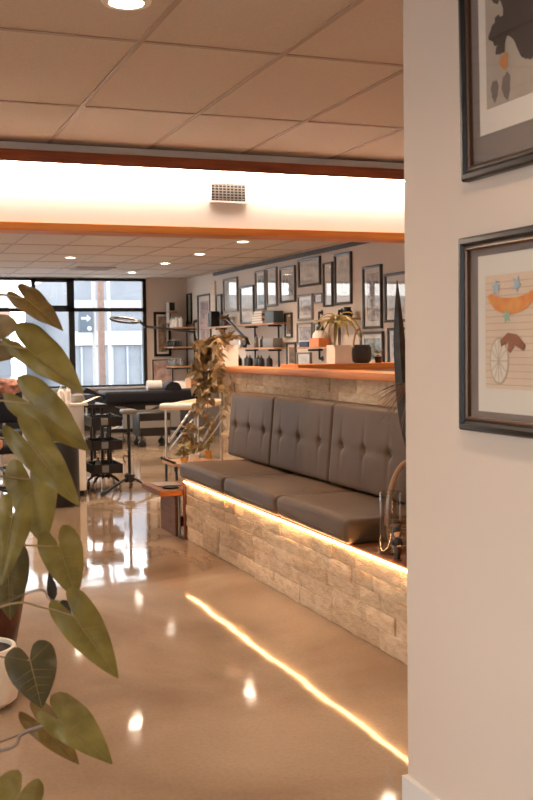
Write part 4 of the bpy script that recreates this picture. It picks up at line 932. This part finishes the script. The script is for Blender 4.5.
# ================================================================== FOREGROUND PLANTS
LV = [((0.395, 2.75, 1.58), (0.47, 2.65, 1.504), 0.0401, 0.0321), ((0.388, 2.7, 1.453), (0.509, 2.6, 1.345), 0.0656, 0.0367), ((0.33, 2.75, 1.474), (0.187, 2.8, 1.446), 0.0641, 0.0534), ((0.379, 2.6, 1.32), (0.5, 2.52, 1.204), 0.0606, 0.048), ((0.361, 2.52, 1.232), (0.467, 2.45, 1.083), 0.049, 0.0416), ((0.397, 2.75, 1.117), (0.42, 2.7, 0.95), 0.0641, 0.0641), ((0.319, 2.5, 1.061), (0.28, 2.45, 0.915), 0.0437, 0.0437), ((0.45, 2.65, 0.956), (0.483, 2.6, 0.83), 0.0566, 0.0515), ((0.465, 2.55, 0.8), (0.561, 2.5, 0.645), 0.0545, 0.0471), ((0.357, 2.55, 0.705), (0.375, 2.5, 0.601), 0.0619, 0.0595), ((0.417, 2.5, 0.566), (0.525, 2.42, 0.475), 0.0632, 0.0364), ((0.383, 2.62, 0.527), (0.477, 2.58, 0.418), 0.0458, 0.0331), ((0.319, 2.5, 0.405), (0.241, 2.4, 0.327), 0.0583, 0.0534), ((0.348, 2.85, 0.884), (0.349, 2.85, 0.726), 0.0582, 0.0554), ((0.44, 2.7, 0.809), (0.434, 2.7, 0.882), 0.0131, 0.0105), ((0.46, 2.7, 0.805), (0.481, 2.68, 0.776), 0.0131, 0.0105)]
def interp(tab, x):
    for (a, b_), (c_, d) in zip(tab, tab[1:]):
        if x <= c_:
            t_ = (x-a)/(c_-a) if c_ > a else 0; return b_+(d-b_)*t_
    return tab[-1][1]
OUT = [(-.34, .50), (-.32, .66), (-.27, .82), (-.18, .95), (-.08, 1.0), (.05, 1.0), (.2, .965), (.35, .88), (.5, .74), (.65, .56), (.78, .38), (.88, .22), (.95, .10), (1, .003)]
INN = [(-.34, .46), (-.32, .34), (-.27, .22), (-.18, .12), (-.08, .04), (0, 0), (1, 0)]
def big_leaf(A, T, wa, wb, seed):
    """two lobed halves hinged on the midrib; faces roughly towards the room's doorway side"""
    A = Vector(A); T = Vector(T); L = (T-A).length; d = (T-A).normalized()
    view = (Vector((-.15, -1, .12)) + Vector((R.uniform(-.25, .25), 0, R.uniform(-.1, .25)))).normalized()
    sa = d.cross(view).normalized(); nrm = sa.cross(d).normalized()
    if nrm.y > 0: nrm = -nrm
    if sa.z < 0 and abs(d.z) < .95 and d.x > -.2: sa = -sa
    bm = bmesh.new(); nt, ns = 44, 8
    for sg, W in ((1, wa), (-1, wb)):
        G = []
        for i in range(nt+1):
            t_ = -.34+1.34*i/nt; o_ = interp(OUT, t_); n_ = interp(INN, t_); row = []
            for j in range(ns+1):
                s_ = n_+(max(o_, n_+.002)-n_)*j/ns
                wob = .035*math.sin(t_*11+seed+sg)*s_*s_ + .02*noise.noise(Vector((t_*4, s_*3, seed)))
                c_ = A + d*(L*t_) + sa*(sg*W*s_) + nrm*(-.10*L*s_*s_*1.0 + .14*L*s_*(1-t_*.4)*.5 + wob*L - .20*L*max(0, t_)**2*.55)
                c_ -= d*0
                row.append(bm.verts.new(c_))
            G.append(row)
        for i in range(nt):
            for j in range(ns): bm.faces.new((G[i][j], G[i+1][j], G[i+1][j+1], G[i][j+1]))
    bmesh.ops.remove_doubles(bm, verts=bm.verts, dist=.0003)
    P = [A + d*(L*t_) + nrm*(-.11*L*t_*t_+.0012) for t_ in [k/14 for k in range(15)]]
    vb = bmesh.new(); tube(vb, P, .0016, 5, .0004)
    for sg, W in ((1, wa), (-1, wb)):
        for t0 in (.03, .2, .36, .52, .68):
            Q = []
            for k in range(6):
                s_ = interp(OUT, min(1, t0+.13))*.85*k/5; t_ = t0+.16*s_
                if t0 < .1: t_ = t0-.28*s_
                wob = .035*math.sin(t_*11+seed+sg)*s_*s_ + .02*noise.noise(Vector((t_*4, s_*3, seed)))
                Q.append(A+d*L*t_+sa*sg*W*s_+nrm*(-.10*L*s_*s_+.07*L*s_*(1-t_*.4)+wob*L-.11*L*max(0, t_)**2+.0005))
            tube(vb, Q, .0007, 4, .0002)
    return bm, vb
pl = thing('philodendron', 'large philodendron with broad heart-shaped olive leaves filling the left foreground', 'plant', (.02, 2.72, 0))
lathp = [(0, 0), (.12, 0), (.15, .02), (.175, .30), (.16, .30), (.15, .26), (0, .26)]
obj('pot', lathem(lathp, (-.04, 2.74, 0), 32), CREAM, pl); obj('soil', lathem([(0, .261), (.149, .261), (.149, .27), (0, .27)], (-.04, 2.74, 0), 28), SOIL, pl)
main = [(-.04, 2.74, .26), (0.0, 2.70, .55), (.04, 2.68, .90), (.10, 2.70, 1.25), (.16, 2.72, 1.50)]; mp_ = bez(main, 10)
b = bmesh.new(); tube(b, mp_, .016, 10, .008); obj('stem', b, STEMM, pl)
MM = [PHIL2, PHIL, PHIL2, PHIL, PHIL, PHIL, PHIL, PHIL, PHIL, PHIL3, PHIL, PHIL2, PHIL, PHIL3, DRY, DRY]
VIA = {8: [(.294, 2.58, .833), (.397, 2.56, .825)], 10: [(.281, 2.55, .496), (.331, 2.53, .535), (.383, 2.51, .555)], 11: [(.29, 2.62, .49)], 14: [(.37, 2.70, .834)], 15: [(.37, 2.70, .83), (.43, 2.7, .812)]}
for i, (A, T, wa, wb) in enumerate(LV):
    if i < 14:
        bm, vb = big_leaf(A, T, wa, wb, i*1.7); lf = obj('leaf', bm, MM[i], pl); obj('vein', vb, LVEIN, lf)
    else:
        bm = bmesh.new(); d = Vector(T)-Vector(A); leaf_blade(bm, A, d, (0, -1, .2), d.length, wa*2, .25); lf = obj('leaf', bm, DRY, pl); lf['label'] = 'withered dark brown leaf'
    zt = max(.3, min(1.45, A[2]-.12)); s0 = min(mp_, key=lambda p: abs(p.z-zt)); via = VIA.get(i, [tuple((s0.lerp(Vector(A), .6))+Vector((0, 0, .05)))])
    b = bmesh.new(); tube(b, bez([s0]+via+[Vector(A)], 7), .0055 if i == 10 else (.0014 if i > 13 else .0032), 7, .004 if i == 10 else (.001 if i > 13 else .0022)); obj('petiole', b, STEMM if i >= 10 else VEIN, pl)
# floor pots
t = thing('cream_pot', 'round cream ceramic pot with dark soil on the floor at the left edge', 'pot', (.38, 4.35, 0))
obj('body', lathem([(0, 0), (.11, 0), (.15, .03), (.165, .12), (.155, .22), (.148, .245), (.135, .245), (.135, .215), (0, .215)], (.41, 4.40, 0), 40), CREAM, t)
obj('soil', lathem([(0, .216), (.134, .216), (.134, .228), (0, .222)], (.41, 4.40, 0), 30), SOIL, t)
t = thing('tall_vase', 'tall dark oxblood floor vase behind the cream pot at the left edge', 'vase', (.42, 5.1, 0))
obj('body', lathem([(0, 0), (.12, 0), (.15, .05), (.20, .30), (.21, .48), (.17, .62), (.12, .68), (.14, .72), (.12, .72), (.10, .68), (0, .6)], (.485, 5.02, 0), 40), BROWNP, t)

# ================================================================== OUTSIDE THE WINDOWS
GND = mat('street_paving', (.42, .43, .44), .9, var=.1, vscale=1)
struct('ground', boxm(-70, 70, -60, 110, -.25, -.11), GND)
def building(label, x0, x1, y0, y1, h, m1, m2, bands):
    t = thing('building', label, 'building', ((x0+x1)/2, y0, -.11))
    obj('walls', boxm(x0, x1, y0, y1, -.11, h), m1, t, False)
    for z0, z1, mm in bands: obj('wall_band', boxm(x0-.02, x1+.02, y0-.12, y0, z0, z1), mm, t, False)
    return t
BL1 = mat('facade_grey_blue', (.15, .16, .18), .8, var=.08, vscale=2); BL2 = mat('facade_pale', (.24, .26, .29), .8); BL3 = mat('facade_white', (.33, .335, .34), .8); BL4 = mat('facade_dark_glass', (.07, .09, .12), .3)
t = building('grey blue building with pale bands across the street beyond the right window pane', 6.3, 24, 34, 44, 3.9, BL1, BL2, [(1.55, 2.0, BL3), (2.75, 3.0, BL2)])
b = bmesh.new()
for k in range(24): box(b, 6.6+k*.5, 6.66+k*.5, 33.94, 33.995, -.1, 1.5)
obj('cladding_ribs', b, BL2, t, False)
for k in range(4): obj('window', boxm(9+k*3.2, 11+k*3.2, 33.93, 33.99, 2.05, 2.65), BL4, t, False)
b = bmesh.new(); prism(b, [(6.3, 33.9, 3.9), (24, 33.9, 3.9), (24, 33.9, 8.0), (9.2, 33.9, 5.6)], (0, 6, 0)); obj('upper_storey', b, BL2, t, False)
t = building('pale building across the street seen through the left window panes', -30, 4.9, 38, 48, 3.4, BL3, BL2, [(.5, 1.2, BL1), (2.6, 2.9, mat('terracotta_band', (.35, .2, .15), .8))])
for k in range(10): obj('window', boxm(-14+k*1.9, -13.1+k*1.9, 37.93, 37.99, 1.5, 2.4), BL4, t, False)
t = thing('street_column', 'brown brick column on the street behind the right window pane', 'column', (4.49, 21, -.11))
obj('shaft', boxm(4.44, 4.56, 20.93, 21.05, -.11, 4.2), mat('brick_column', (.17, .11, .09), .9, var=.15, vscale=20), t, False)
b = bmesh.new(); tube(b, [(4.66, 21.0, -.1), (4.66, 21.0, 4.2)], .035, 10); obj('downpipe', b, SILL, t)
t = thing('traffic_signal', 'black pedestrian signal box with white arrow across the street', 'signal', (5.2, 26, -.11))
b = bmesh.new(); tube(b, [(5.42, 26.1, -.11), (5.42, 26.1, 3.4)], .05, 10); obj('pole', b, GREYP, t)
obj('housing', bevbox(5.02, 5.36, 25.93, 26.15, 1.84, 2.40, .02, 2), mat('signal_housing', (.05, .065, .085), .6), t)
b = bmesh.new(); prism(b, [(5.07, 25.925, 2.22), (5.21, 25.925, 2.22), (5.21, 25.925, 2.28), (5.31, 25.925, 2.19), (5.21, 25.925, 2.10), (5.21, 25.925, 2.16), (5.07, 25.925, 2.16)], (0, -.01, 0)); obj('arrow_symbol', b, BL3, t, False)
b = bmesh.new(); lathe(b, [(0, 0), (.055, 0), (.055, .01), (0, .01)], (5.27, 25.928, 1.94), 20, Matrix.Rotation(pi/2, 4, 'X')); obj('round_symbol', b, BL3, t, False)
